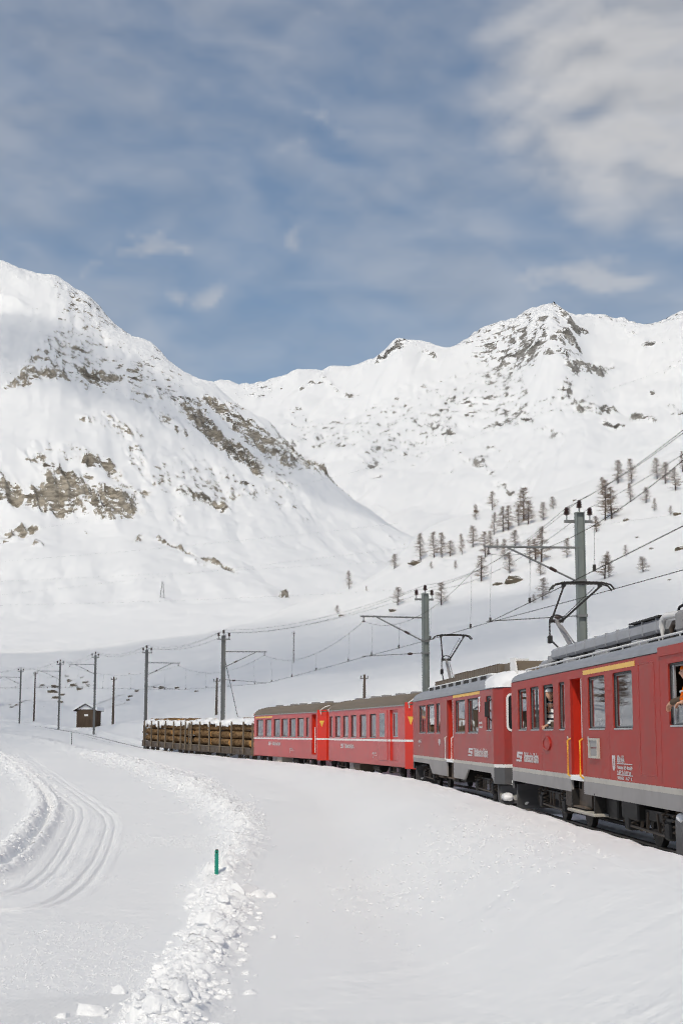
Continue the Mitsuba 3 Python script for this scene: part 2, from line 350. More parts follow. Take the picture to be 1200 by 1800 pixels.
def near_track(x, y):
    """(distance to the centre line signed, positive on the camera's side; nearest index)."""
    d, i = track_tree.query(np.stack([np.ravel(x), np.ravel(y)], 1))
    dx, dy = np.ravel(x) - TRACK[i, 0], np.ravel(y) - TRACK[i, 1]
    side = np.sign(TRACK_T[i, 0] * dy - TRACK_T[i, 1] * dx)
    return (d * side).reshape(np.shape(x)), i.reshape(np.shape(x))


def sstep(a, b, x):
    t = np.clip((x - a) / (b - a), 0, 1)
    return t * t * (3 - 2 * t)


def drift(x, y):
    """Wind drifts and small unevenness of the open snow, in metres."""
    p = np.stack([x * 0.9 + y * 0.25, y * 0.35 - x * 0.1, x * 0], -1)
    h = 0.10 * (meshkit.fbm(p * 0.22, 3, 3) - 0.5) + 0.05 * (meshkit.fbm(p * 0.9 + 5, 3, 8) - 0.5)
    r = np.hypot(x, y)
    h = h * np.clip(r / 40, 0.35, 1)
    q = np.stack([x, y, x * 0], -1)
    far = sstep(90, 300, r)
    return h + far * (3.6 * (meshkit.fbm(q / 55.0, 4, 12) - 0.5) + 0.9 * (meshkit.fbm(q / 9.0, 3, 15) - 0.5))


def field_z(x, y):
    """The natural snow surface, with the level corridor of the railway worked in."""
    z = near_z(x, y) + drift(x, y)
    d, i = near_track(x, y)
    rz = rail_z(TRACK[i, 1])
    w = sstep(5.5, 2.1, np.abs(d))
    return z * (1 - w) + w * (rz + 0.33 + 0.02 * (np.abs(d) - 2))

# ------------------------------------------------------------------ the groomed trail, plan positions (x, y)
TRAIL_RIGHT = np.array([(-46.25, 184.14), (-35.36, 154.94), (-27.8, 135.42), (-19, 106.42), (-14.5, 95.53), (-9.37, 77.25), (-5.65, 57.45), (-3.87, 47.59), (-2.8, 41.31), (-2.33, 36.88), (-2.3, 32.62), (-2.33, 29.8), (-2.34, 28.08), (-2.12, 26.36), (-1.92, 25.02), (-1.87, 22.59), (-1.89, 20.5), (-1.86, 18.55), (-1.83, 16.77), (-1.77, 15.18), (-1.62, 13.03)])
TRAIL_LEFT = np.array([(-32.73, 134.55), (-22.51, 98.81), (-16.84, 77.93), (-12.54, 61.33), (-9.81, 50.41), (-8.77, 45.73), (-8.05, 41.22), (-7.46, 36.83), (-7.07, 33.48), (-6.92, 30.72), (-7.11, 28.72)])
SKI_TRACK_A = np.array([(-33.58, 138.01), (-27.43, 118.74), (-22.42, 101.81), (-14.51, 70.92), (-10.61, 55.53), (-9.04, 50.06), (-8.15, 46.7), (-7.53, 43.41), (-6.89, 38.73), (-6.4, 34.85), (-5.96, 30.99), (-5.87, 29.01), (-6.01, 28.15), (-6.22, 27.68), (-6.59, 27.07)])
SKI_TRACK_B = np.array([(-29.88, 127.82), (-24.84, 112.72), (-19.11, 91.54), (-13.28, 69.01), (-9.64, 54.78), (-7.71, 47.48), (-6.87, 44.38), (-6.28, 41.23), (-5.74, 36.95), (-5.26, 32.7), (-4.99, 29.59), (-4.97, 27.65), (-5.12, 26.56), (-5.39, 25.98), (-5.79, 25.8), (-6.17, 25.38)])
MARKER = np.array([(-2.36, 28.64)])
FAR_MARKER = np.array([(-20.84, 115.72)])
HUT = np.array([(-31.14, 181.86)])
# larches: x, y, height
LARCHES = [(2.7, 532.0, 7.0), (-1.4, 454.9, 2.6), (8.3, 491.0, 2.1), (18.8, 523.1, 5.6), (16.1, 422.9, 5.5), (27.4, 509.9, 9.8), (31.7, 503.0, 9.3), (33.9, 496.9, 8.8), (36.5, 493.3, 5.7), (40.1, 488.5, 7.5), (44.6, 498.7, 7.7), (40.2, 423.6, 7.8), (26.6, 394.3, 6.4), (52.0, 567.0, 6.5), (60.5, 586.9, 8.1), (53.5, 514.7, 8.3), (56.8, 515.7, 9.5), (58.7, 515.8, 9.1), (62.7, 518.9, 8.0), (65.6, 527.6, 12.6), (65.9, 517.4, 8.8), (45.6, 466.1, 9.0), (50.5, 454.8, 7.0), (49.0, 428.4, 6.6), (55.6, 434.5, 7.4), (58.1, 427.6, 10.9), (45.6, 335.0, 5.4), (71.1, 516.6, 6.8), (77.1, 532.9, 4.9), (64.8, 422.7, 5.9), (93.9, 526.3, 6.9), (102.3, 539.9, 9.1), (105.9, 532.1, 9.8), (97.7, 494.0, 6.8), (85.5, 475.0, 13.9), (87.6, 474.7, 11.0), (79.5, 457.1, 5.3), (100.7, 483.3, 5.6), (99.4, 464.5, 4.3), (113.7, 525.2, 8.1), (113.3, 510.6, 7.9), (112.5, 491.5, 7.9), (60.7, 339.9, 5.8), (61.8, 340.4, 6.3), (75.7, 391.2, 3.3), (68.9, 336.3, 3.9), (101.3, 451.0, 3.1), (122.4, 523.3, 8.1), (55.3, 409.1, 3.8), (50.9, 481.4, 4.1), (35.5, 458.4, 2.8), (29.0, 477.3, 2.6), (57.6, 436.5, 6.7), (43.4, 333.5, 2.1), (57.0, 482.4, 5.6), (49.4, 486.6, 6.4), (79.3, 509.6, 3.1), ]
# boulders on the near slopes: x, y, size
BOULDERS = [(25.5, 506.5, 3.12), (44.0, 414.8, 1.91), (48.5, 412.1, 3.80), (85.8, 372.0, 2.00), (102.7, 447.7, 1.72), (68.3, 307.0, 0.59), (89.8, 462.4, 1.42), (2.8, 131.7, 0.25), (56.8, 613.1, 1.89), (84.9, 421.1, 0.81), (-32.9, 273.5, 0.95), (81.7, 467.5, 1.44), (85.5, 535.5, 1.24), (14.2, 410.4, 1.58), (0.0, 440.2, 1.35), (82.5, 390.7, 0.90), (91.3, 493.9, 1.14), (-66.3, 298.8, 0.57), (-61.8, 280.2, 0.65), (-71.3, 317.7, 0.61), (-61.5, 282.8, 0.65), (-66.2, 307.6, 0.59), (-71.7, 357.2, 0.82), (-66.3, 341.6, 1.58), (-63.7, 332.6, 1.53), (-61.5, 325.9, 1.13), (-67.6, 351.2, 1.35), (-63.2, 337.7, 0.91), (-65.5, 360.4, 1.39), (-63.0, 350.7, 1.35), (-60.3, 343.0, 1.06), (-60.7, 352.7, 1.09), (-68.5, 371.5, 0.86), (-62.9, 362.3, 0.98), (-58.9, 346.6, 0.80), (-36.6, 249.0, 0.48), (-37.3, 263.8, 0.71), (-40.5, 294.6, 0.68), (-35.8, 250.4, 0.58), (-28.0, 254.0, 0.59), (-22.9, 235.6, 0.54), ]
# rocky places of the mountains: capsule x0, y0, x1, y1, radius, strength
LEFT_ROCKS = np.array([(-203, 1011, -185, 1031, 16.5, 1.00), (-178, 1017, -156, 1015, 18.8, 1.00), (-162, 991, -148, 1016, 9.6, 0.80), (-230, 999, -222, 989, 9.9, 1.00), (-253, 984, -233, 997, 11.4, 1.00), (-210, 927, -199, 934, 7.9, 0.80), (-224, 902, -209, 914, 8.7, 0.80), (-141, 1327, -118, 1305, 15.2, 0.90), (-118, 1305, -80, 1287, 16.0, 1.00), (-86, 1364, -38, 1400, 17.0, 0.80), (-120, 1388, -71, 1393, 11.8, 0.70), (-45, 1423, -20, 1444, 7.7, 0.90), (-141, 1327, -102, 1448, 8.5, 0.60), (-117, 1094, -91, 1117, 6.8, 0.80), (-264, 1196, -243, 1231, 12.1, 0.75), (-262, 1230, -254, 1311, 10.8, 0.60), (-231, 1271, -200, 1303, 4.9, 0.90), (-254, 1311, -242, 1330, 6.1, 0.80), (-276, 1446, -259, 1447, 7.8, 0.70), (-322, 1372, -290, 1350, 7.3, 0.35), (-324, 1428, -284, 1454, 7.8, 0.45), (-185, 1075, -172, 1086, 5.0, 0.90), (-165, 1140, -140, 1088, 7.7, 0.60), (-203, 1152, -178, 1166, 9.8, 0.50), (-190, 1181, -168, 1187, 8.2, 0.50), (-219, 1075, -195, 1084, 9.1, 0.50), (-120, 955, -107, 948, 1.5, 1.00), (-107, 948, -62, 893, 1.1, 1.00), (-130, 929, -130, 955, 1.8, 0.80), (-95, 906, -83, 899, 4.2, 0.40), (-33, 801, -30, 811, 0.8, 0.50), (-186, 888, -181, 890, 2.4, 0.70), (-118, 1044, -108, 994, 5.5, 0.45), (-100, 1273, -50, 1292, 7.9, 0.50), (-223, 1054, -204, 1044, 8.1, 0.60), (-154, 1263, -144, 1265, 7.8, 0.50), (-164, 1078, -145, 1034, 6.5, 0.60), (-170, 954, -166, 949, 2.2, 0.60), (-186, 1278, -156, 1322, 7.0, 0.35), (-87, 1175, -75, 1208, 4.6, 0.40), ])
BACK_ROCKS = np.array([(81, 2927, 116, 2940, 10.2, 1.00), (117, 2953, 142, 2988, 9.1, 0.90), (158, 2968, 184, 2913, 6.8, 0.80), (441, 2960, 461, 2907, 11.3, 1.00), (457, 2883, 504, 2958, 7.9, 0.80), (416, 2729, 450, 2774, 12.7, 1.00), (354, 2714, 410, 2692, 7.3, 0.90), (372, 2618, 405, 2629, 8.1, 0.80), (406, 2574, 529, 2795, 9.3, 0.90), (390, 2360, 461, 2442, 11.1, 1.00), (416, 2301, 445, 2313, 8.0, 0.90), (485, 2375, 505, 2341, 9.1, 1.00), (557, 2575, 571, 2461, 7.7, 0.80), (363, 2363, 408, 2410, 7.3, 0.80), (-78, 2840, -45, 2875, 9.9, 0.60), (-34, 2894, 22, 2773, 10.9, 0.60), (107, 2711, 219, 2773, 6.3, 0.50), (274, 2779, 334, 2642, 6.3, 0.40), (174, 2222, 210, 2150, 7.6, 0.60), (194, 2161, 212, 2009, 8.8, 0.70), (205, 1946, 219, 1872, 7.3, 0.80), (224, 2282, 238, 2172, 7.7, 0.60), (297, 2361, 324, 2174, 7.8, 0.50), (0, 2177, 40, 2051, 7.3, 0.30), (43, 1985, 50, 1990, 3.8, 0.80), (136, 2043, 163, 2084, 9.5, 0.50), (-38, 2438, 17, 2230, 9.0, 0.30), (141, 2568, 181, 2315, 9.4, 0.35), (200, 1837, 233, 1812, 6.3, 0.50), (618, 2947, 674, 2936, 6.8, 0.50), (621, 2759, 657, 2775, 8.5, 0.50), (598, 3021, 641, 3110, 7.1, 0.50), (364, 3006, 388, 2964, 5.7, 0.50), (42, 1817, 56, 1783, 4.2, 0.40), (-191, 2854, -149, 2908, 6.6, 0.30), (392, 2485, 371, 2413, 7.5, 0.60), (559, 2410, 575, 2324, 12.7, 0.90), ])

# ------------------------------------------------------------------ snow and rock materials
def snow_bump(p, n, uv):
    w = p.x * 0.8 + p.y * 0.6
    return 0.75 * fbm(p.x * 0.75 + p.y * 0.3, p.y * 2.6 - p.x * 0.35, 0.0, 3) + 0.4 * fbm(p.x * 9.0, p.y * 9.0, 3.0, 2)


def trail_bump(p, n, uv):
    # combed ribs of the snow groomer where they have not been skied flat 
    d = p.x + 0.012 * dr.square(p.y - 24.0) * 0.4
    ribs = 0.5 + 0.5 * dr.sin(d * (2 * math.pi / 0.075))
    kept = smoothstep(0.42, 0.55, noise(p.x * 0.55 + 3.7, p.y * 0.30 + 1.1, 2.0))
    near = smoothstep(26.0, 22.0, p.y)
    crumbs = fbm(p.x * 11.0, p.y * 11.0, 5.0, 3)
    kept = kept * smoothstep(-2.2, -2.6, p.x)
    return ribs * kept * near * 1.2 + crumbs * (1.4 - 0.6 * kept) + 0.6 * fbm(p.x * 2.5, p.y * 1.5, 1.0, 2)


def snow_color(p, n, uv):
    v = fbm(p.x * 0.15, p.y * 0.15, 1.0, 3)
    return mix((0.86, 0.865, 0.875), (0.90, 0.90, 0.90), v)


scene['snow'] = {'type': 'bumpmap', 'arbitrary': proc(snow_bump, 0.01), 'scale': 0.060, 'bsdf': {'type': 'diffuse', 'reflectance': proc(snow_color)}}
scene['trail_snow'] = {'type': 'bumpmap', 'arbitrary': proc(trail_bump, 0.006), 'scale': 0.011, 'bsdf': {'type': 'diffuse', 'reflectance': proc(snow_color)}}
scene['plain_snow'] = {'type': 'twosided', 'bsdf': {'type': 'diffuse', 'reflectance': {'type': 'rgb', 'value': [0.89, 0.89, 0.895]}}}


def mountain_color(rock_a, rock_b, size):
    def fn(p, n, uv):
        # uv.x: how rocky the place is; rock shows where the ground is too steep for snow to lie
        steep = 1.0 - n.z
        g = 0.55 * fbm(p.x / size, p.y / size, p.z / size * 1.7, 4) + 0.45 * fbm(p.x / size * 4.0, p.y / size * 2.5, p.z / size * 5.0, 3)
        bare = smoothstep(0.0, 0.05, steep - 0.53 + 0.35 * dr.minimum(uv.x, 1.0) - 0.02 + (g - 0.5) * 1.35 * dr.minimum(uv.x * 2.0 + 0.25, 1.0))
        streak = fbm(p.x / size * 2.7, p.y / size * 2.7, p.z / size * 5.0, 3)
        rock = mix(rock_a, rock_b, smoothstep(0.3, 0.7, streak))
        lichen = noise(p.x / size * 0.6, p.y / size * 0.6, p.z / size * 0.6)
        rock = mix(rock, mi.Color3f(rock) * 0.55, smoothstep(0.5, 0.8, lichen))
        return mix((0.88, 0.885, 0.895), rock, bare)
    return fn


left_color = mountain_color((0.19, 0.168, 0.138), (0.42, 0.375, 0.31), 9.0)
back_color = mountain_color((0.17, 0.16, 0.15), (0.33, 0.315, 0.29), 20.0)
scene['left_mountain_skin'] = {'type': 'diffuse', 'reflectance': proc(left_color)}
scene['back_mountain_skin'] = {'type': 'diffuse', 'reflectance': proc(back_color)}


ROUGH = ((-64, 316, 14), (-70, 350, 16), (-36, 240, 5), (-34, 290, 14), (60, 460, 9), (28, 420, 6), (44, 470, 7), (-4, 470, 8), (8, 480, 10), (72, 540, 10), (98, 500, 8))


def hill_color(p, n, uv):
    # stones and scrub come through the snow in a few places of the valley side
    place = mi.Float(0.0)
    for bx, by, br in ROUGH:
        place = dr.maximum(place, dr.exp(-(dr.square(p.x - bx) + dr.square(p.y - by)) / br ** 2))
    g = fbm(p.x / 2.2, p.y / 3.5, p.z / 2.2, 4)
    bare = smoothstep(0.0, 0.04, g - 0.86 + 0.22 * place * smoothstep(0.40, 0.6, fbm(p.x / 8.0, p.y / 12.0, 4.0, 3)) + 0.3 * (1.0 - n.z) * place)
    return mix(snow_color(p, n, uv), mix((0.12, 0.10, 0.08), (0.26, 0.22, 0.17), g), bare)


scene['hill_snow'] = {'type': 'bumpmap', 'arbitrary': proc(snow_bump, 0.01), 'scale': 0.060, 'bsdf': {'type': 'diffuse', 'reflectance': proc(hill_color)}}


# ------------------------------------------------------------------ the trail's outline and heights
def spline_path(points, step):
    p = np.asarray(points, float)
    s = np.concatenate([[0], np.cumsum(np.hypot(*np.diff(p, axis=0).T))])
    out = np.stack([np.interp(np.arange(0, s[-1], step), s, p[:, k]) for k in (0, 1)], 1)
    w = max(3, int(min(1.2, s[-1] / 12) / step)) | 1
    k = np.hanning(w + 2)[1:-1]; k /= k.sum()
    return np.stack([np.convolve(np.pad(out[:, c], w // 2, mode='reflect', reflect_type='odd'), k, 'valid') for c in (0, 1)], 1)


RIGHT_EDGE, LEFT_EDGE = spline_path(TRAIL_RIGHT, 0.03), spline_path(TRAIL_LEFT, 0.03)
GROOMED = Polygon(np.vstack([RIGHT_EDGE[::20], [(-12, 9.5)], [(-16, 14)], [(-16, 24)], [(-11, 28.5)], LEFT_EDGE[::-20], [(-44, 160)]])).buffer(0)
shapely.prepare(GROOMED)
right_tree, left_tree = cKDTree(RIGHT_EDGE), cKDTree(LEFT_EDGE)


def offset_path(path, d):
    t = np.gradient(path, axis=0); t /= np.linalg.norm(t, axis=1, keepdims=True)
    return path + np.stack([t[:, 1], -t[:, 0]], 1) * d


GROOVES = np.vstack([offset_path(spline_path(c, 0.012), o) for c in (SKI_TRACK_A, SKI_TRACK_B) for o in (-0.12, 0.12)])
groove_tree = cKDTree(GROOVES)
PISTE_LINES = cKDTree(np.vstack([offset_path(spline_path(c, 0.012), o) for c in (SKI_TRACK_A, SKI_TRACK_B) for o in (-0.30, 0.30)]))


def trail_d(x, y):
    """Signed distance to the edge of the groomed trail (positive inside), distance to its right and left edges."""
    P = np.stack([x, y], 1)
    inside = shapely.contains_xy(GROOMED, x, y)
    dr_, dl_ = right_tree.query(P)[0], left_tree.query(P)[0]
    d = np.minimum(dr_, dl_)
    return np.where(inside, d, -d), dr_, dl_, inside


def berm(x, y, d, dr_, dl_):
    """Ridges of thrown-up snow along both edges."""
    p = np.stack([x, y, x * 0], -1)
    lump = meshkit.fbm(p * 2.6, 4, 4)
    crisp = meshkit.fbm(p * 9.0, 3, 6)
    size = 0.55 + 0.9 * meshkit.fbm(p * 0.33, 2, 17)
    cut = 1 - 0.85 * np.exp(-((y - 27.7) / 0.9) ** 2)             # the gap by the marker stake
    wide = np.interp(y, [14, 26, 34, 60, 150], [0.33, 0.34, 0.40, 0.70, 1.2])
    hr = np.exp(-((dr_ - 0.05) / wide) ** 2) * (0.07 + 0.30 * lump * lump + 0.07 * (crisp - 0.4)) * size * cut * np.interp(y, [22, 28, 32], [1.45, 1.3, 1.0])
    # left: two ridges with a trench between them
    dd = np.where(d > 0, dl_, -dl_)
    hl = (np.exp(-((dd + 0.38) / 0.24) ** 2) * (0.19 + 0.26 * (lump - 0.4) + 0.08 * (crisp - 0.5)) + np.exp(-((dd - 0.16) / 0.12) ** 2) * (0.10 + 0.20 * (lump - 0.4) + 0.08 * (crisp - 0.5))
          - 0.18 * np.exp(-((dd + 0.06) / 0.09) ** 2)) * np.interp(y, [28, 30, 44, 60, 100], [0.9, 1, 1, 0.7, 0.5])
    near_left = y > 28.2
    return np.maximum(hr, 0) + hl * near_left


def trail_z(x, y):
    z = field_z(x, y)
    d, dr_, dl_, inside = trail_d(x, y)
    p = np.stack([x, y, x * 0], -1)
    z = z - 0.10 * sstep(0.0, 0.6, d)
    z = z + berm(x, y, d, dr_, dl_)
    flat = sstep(0.3, 0.9, d)
    z = z + flat * (0.012 * (meshkit.fbm(p * 5.0, 3, 41) - 0.5) + 0.03 * (meshkit.fbm(p * 1.1, 3, 43) - 0.5))
    g = groove_tree.query(p[:, :2], distance_upper_bound=0.3)[0]
    e = PISTE_LINES.query(p[:, :2], distance_upper_bound=0.3)[0]
    g, e = g / np.interp(y, [28.5, 33], [1.9, 1.0]), e / np.interp(y, [28.5, 33], [1.5, 1.0])
    z = z - 0.034 * np.interp(y, [28.5, 33], [1.5, 1.0]) * sstep(0.055, 0.02, g) + 0.010 * sstep(0.09, 0.02, e)
    return z - 0.55 * sstep(-1.6, -2.6, d), d, dr_


def polar(az_deg, r):
    a = np.radians(az_deg)
    R, A = np.meshgrid(r, a, indexing='ij')
    return R * np.sin(A), R * np.cos(A)


# ------------------------------------------------------------------ ground: one sheet from the field to the hills, all round
az = np.concatenate([np.arange(-180, -28, 6.0), np.arange(-28, -15, 0.8), np.arange(-15, 15.01, 0.085), np.arange(15.8, 28, 0.8), np.arange(30, 180.1, 6.0)])
rr = np.concatenate([[0.01, 2, 4, 6], np.geomspace(7.5, 680, 640), np.geomspace(690, 6000, 30)])
X, Y = polar(az, rr)
Z = field_z(X, Y)
d, i = near_track(X, Y)
Z = Z - 0.55 * sstep(2.75, 2.1, np.abs(d)) * (np.hypot(X, Y) < 330)
d = trail_d(X.ravel(), Y.ravel())[0].reshape(X.shape)
Z = Z - 0.5 * sstep(-1.15, -0.4, d)
rough = np.zeros(X.shape)
for bx, by, br in ROUGH:
    rough = np.maximum(rough, np.exp(-((X - bx) ** 2 + (Y - by) ** 2) / br ** 2))
p = np.stack([X, Y, X * 0], -1)
Z = Z + rough * 2.2 * (meshkit.fbm(p / 4.0, 4, 77) - 0.45)
g = up_mesh(np.stack([X, Y, Z], -1))
structure('ground', ply(g, 'hill_snow', smooth=True, uv=g.vertices[:, :2]))

# ------------------------------------------------------------------ the groomed ski trail, a fine sheet over the ground
az = np.concatenate([np.arange(-15.0, -0.6, 0.042), np.arange(-0.6, 7.0, 0.10)])
r1 = np.concatenate([np.arange(12.0, 24, 0.05), np.arange(24, 33, 0.032), np.arange(33, 62, 0.075), np.geomspace(62, 190, 230)])
X, Y = polar(az, r1)
z, d, dr_ = trail_z(X.ravel(), Y.ravel())
P = np.stack([X, Y, z.reshape(X.shape)], -1)
m = up_mesh(P)
keep = (d[m.faces] > -2.7).any(1)
m.update_faces(keep)
structure('ski_trail', ply(m, 'trail_snow', smooth=True, uv=P.reshape(-1, 3)[:, :2]))

# ------------------------------------------------------------------ track bed: the level strip under the trains with snow banks on both sides
s = np.concatenate([np.arange(0, 60, 1.0), np.arange(60, 300, 0.25), np.arange(300, TRACK_S[-1] - 2, 1.0)])
cx, cy = np.interp(s, TRACK_S, TRACK[:, 0]), np.interp(s, TRACK_S, TRACK[:, 1])
tx, ty = np.interp(s, TRACK_S, TRACK_T[:, 0]), np.interp(s, TRACK_S, TRACK_T[:, 1])
off = np.array([-3.4, -3.1, -2.8, -2.5, -2.3, -2.1, -1.98, -1.88, -1.78, -1.66, -1.5, -1.2, -0.8, -0.62, -0.55, -0.4, 0, 0.4, 0.55, 0.62, 0.8, 1.2, 1.5, 1.66, 1.78, 1.88, 1.98, 2.1, 2.3, 2.5, 2.8, 3.1, 3.4])
X = cx[:, None] - ty[:, None] * off
Y = cy[:, None] + tx[:, None] * off
nat = field_z(X, Y)
rz = rail_z(cy)[:, None]
a = np.abs(off)[None, :] + 0 * X
wob = (meshkit.fbm(np.stack([X * 1.3, Y * 1.3, X * 0], -1), 3, 61) - 0.5)
gap = sstep(1.90, 1.56, a + wob * 0.16)
far = sstep(119, 128, cy)[:, None]                       # beyond the train the line is drifted over, only the rails show
bed = rz - 0.16 + 0.05 * wob + far * 0.13
Zb = nat * (1 - gap) + bed * gap + 0.035 * np.exp(-((a - 2.05) / 0.14) ** 2) * (1 + 3 * wob) + 0.008
Zb = Zb - 0.3 * sstep(2.95, 3.4, a)
structure('track_bed', ply(up_mesh(np.stack([X, Y, Zb], -1)), 'snow', smooth=True, uv=np.stack([X.ravel(), Y.ravel()], 1)))

# rails
scene['rail_steel'] = {'type': 'principled', 'base_color': {'type': 'rgb', 'value': [0.10, 0.085, 0.075]}, 'roughness': 0.5, 'metallic': 0.6}
for o in (-0.5, 0.5):
    k = np.arange(0, len(TRACK), 6)
    pts = np.stack([TRACK[k, 0] - TRACK_T[k, 1] * o, TRACK[k, 1] + TRACK_T[k, 0] * o, rail_z(TRACK[k, 1]) - 0.03], 1)
    key = thing('rail', ('left' if o > 0 else 'right') + ' steel rail of the metre gauge line running under the train, seen from the camera', 'rail', group=None)
    scene[key] = ply(tube(pts, 0.045, 6), 'rail_steel', smooth=60)


# ------------------------------------------------------------------ mountains
def rockiness(X, Y, capsules, seed):
    q = np.stack([X, Y, X * 0], -1)
    wx = meshkit.fbm(q / 28.0, 3, seed) - 0.5
    wy = meshkit.fbm(q / 28.0 + 31, 3, seed + 1) - 0.5
    out = np.zeros(X.shape)
    for x0, y0, x1, y1, r, st in capsules:
        # patches are longer up the slope than they look from below
        ax, ay = x1 - x0, (y1 - y0)
        px_, py_ = X + wx * r * 1.6 - x0, Y + wy * r * 3.0 - y0
        sy = 2.1
        t = np.clip((px_ * ax + py_ * ay / sy ** 2) / (ax * ax + (ay / sy) ** 2 + 1e-6), 0, 1)
        dd = np.hypot(px_ - t * ax, (py_ - t * ay) / sy) / r
        out = np.maximum(out, st * sstep(1.25, 0.35, dd))
    return out


def crags(X, Y, size, seed):
    """Tilted ledges: steep risers and flat treads."""
    q = np.stack([X, Y, X * 0], -1)
    n1 = meshkit.fbm(q / size, 4, seed)
    n2 = meshkit.fbm(np.stack([(X * 0.8 + Y * 0.35) / (size * 0.45), (Y * 0.8 - X * 0.35) / (size * 2.2), X * 0], -1), 3, seed + 3)
    ridge = 1 - np.abs(2 * n2 - 1) * 2
    return n1 * 1.3 + 0.5 * ridge


az = np.concatenate([np.arange(-32, -15, 0.3), np.arange(-15, 5.3, 0.048)])
rr = np.concatenate([np.arange(520, 700, 3.5), np.arange(700, 1540, 2.3), np.arange(1545, 1950, 20)])
X, Y = polar(az, rr)
Z = left_z(X, Y)
rk = rockiness(X, Y, LEFT_ROCKS, 51) * (1 - 0.35 * sstep(300, 380, Z))
q = np.stack([X, Y, X * 0], -1)
general = 0.58 * np.clip((meshkit.fbm(q / np.array([110.0, 230.0, 1]), 3, 90) - 0.40) * 4, 0, 1) * sstep(760, 930, np.hypot(X, Y)) * (1 - 0.35 * sstep(300, 400, Z))
up_ = sstep(600, 850, np.hypot(X, Y))
gully = np.abs(2 * meshkit.fbm(np.stack([(X + 0.18 * Y) / 34.0, (Y - 0.18 * X) / 190.0, X * 0], -1), 4, 16) - 1)
Z = Z + 11.0 * (meshkit.fbm(q / 90.0, 4, 14) - 0.5) * up_ + 7.0 * (gully - 0.25) * up_ * (0.4 + 0.6 * sstep(0.4, 0.6, meshkit.fbm(q / 150.0, 2, 18))) + 1.4 * (meshkit.fbm(q / 16.0, 4, 19) - 0.5)
Z = Z + rk * 13.0 * (crags(X, Y, 17.0, 23) - 0.8) + general * 8.0 * (meshkit.fbm(q / np.array([6.0, 11.0, 1]), 4, 29) - 0.5)
structure('left_mountain', ply(up_mesh(np.stack([X, Y, Z], -1)), 'left_mountain_skin', smooth=True, uv=np.stack([np.maximum(rk, general).ravel(), rk.ravel() * 0], 1)))

az = np.concatenate([np.arange(-11, -5.5, 0.4), np.arange(-5.5, 15, 0.055), np.arange(15.2, 30, 0.5)])
rr = np.concatenate([np.arange(1350, 3300, 7.0), np.arange(3320, 3900, 50)])
X, Y = polar(az, rr)
Z = back_z(X, Y)
rk = rockiness(X, Y, BACK_ROCKS, 71)
q = np.stack([X, Y, X * 0], -1)
general = 0.70 * np.clip((meshkit.fbm(q / np.array([170.0, 420.0, 1]), 3, 95) - 0.41) * 4, 0, 1)
gully = np.abs(2 * meshkit.fbm(np.stack([(X - 0.25 * Y) / 85.0, (Y + 0.25 * X) / 420.0, X * 0], -1), 4, 26) - 1)
Z = Z + 34.0 * (meshkit.fbm(q / 260.0, 4, 24) - 0.5) + 20.0 * (gully - 0.25) + 5.0 * (meshkit.fbm(q / 50.0, 4, 27) - 0.5)
rk = rk * 0.8
Z = Z + rk * 30.0 * (crags(X, Y, 42.0, 33) - 0.8) + general * 18.0 * (meshkit.fbm(q / np.array([15.0, 30.0, 1]), 4, 39) - 0.5)
structure('back_mountain', ply(up_mesh(np.stack([X, Y, Z], -1)), 'back_mountain_skin', smooth=True, uv=np.stack([np.maximum(rk, general).ravel(), rk.ravel() * 0], 1)))

# ------------------------------------------------------------------ paints and metals
def paint(name, rgb, rough=0.35, metallic=0.0, spec=0.5, grime=0.0, scale=1.0):
    base = {'type': 'rgb', 'value': list(rgb)}
    if grime:
        c0 = mi.ScalarColor3f(*rgb)
        g0 = [rgb[0] * 0.55 + 0.05, rgb[1] * 0.55 + 0.045, rgb[2] * 0.55 + 0.04]

        def fn(p, n, uv):
            s = fbm((p.x + p.y) * 1.6 / scale, p.z * 0.45 / scale, 2.0, 4)
            f = fbm(p.x * 7.0 / scale, p.y * 7.0 / scale, p.z * 5.0 / scale, 3)
            return mix(c0, g0, grime * smoothstep(0.35, 0.75, 0.6 * s + 0.4 * f))
        base = proc(fn)
    scene[name] = {'type': 'twosided', 'bsdf': {'type': 'principled', 'base_color': base, 'roughness': rough, 'metallic': metallic, 'specular': spec}}


paint('railcar_red', (0.36, 0.026, 0.017), 0.45, spec=0.18, grime=0.45)
paint('railcar_red_faded', (0.33, 0.040, 0.034), 0.42, spec=0.3, grime=0.5)
paint('coach_red', (0.47, 0.050, 0.046), 0.36, grime=0.35)
paint('door_red', (0.46, 0.024, 0.010), 0.35, grime=0.25)
paint('skirt_grey', (0.27, 0.255, 0.25), 0.5, grime=0.4)
paint('stripe_beige', (0.44, 0.41, 0.36), 0.5, grime=0.4)
paint('stripe_white', (0.72, 0.70, 0.68), 0.45, grime=0.2)
paint('roof_grey', (0.24, 0.25, 0.275), 0.5, grime=0.4)
paint('roof_brown', (0.145, 0.112, 0.078), 0.6, grime=0.45)
paint('duct_grey', (0.30, 0.305, 0.325), 0.45, grime=0.35)
paint('dark_iron', (0.016, 0.014, 0.013), 0.6, metallic=0.2, grime=0.12)
paint('brown_iron', (0.095, 0.070, 0.052), 0.65, grime=0.6)
paint('black_rubber', (0.018, 0.018, 0.019), 0.6)
paint('yellow_paint', (0.74, 0.42, 0.05), 0.4, grime=0.2)
paint('yellow_rail', (0.80, 0.42, 0.03), 0.35)
paint('white_paint', (0.80, 0.80, 0.79), 0.4)
paint('letter_grey', (0.50, 0.46, 0.46), 0.45)
paint('aluminium', (0.42, 0.43, 0.44), 0.4, metallic=0.6)
paint('window_frame', (0.12, 0.12, 0.125), 0.5)
paint('gasket', (0.022, 0.018, 0.017), 0.6)
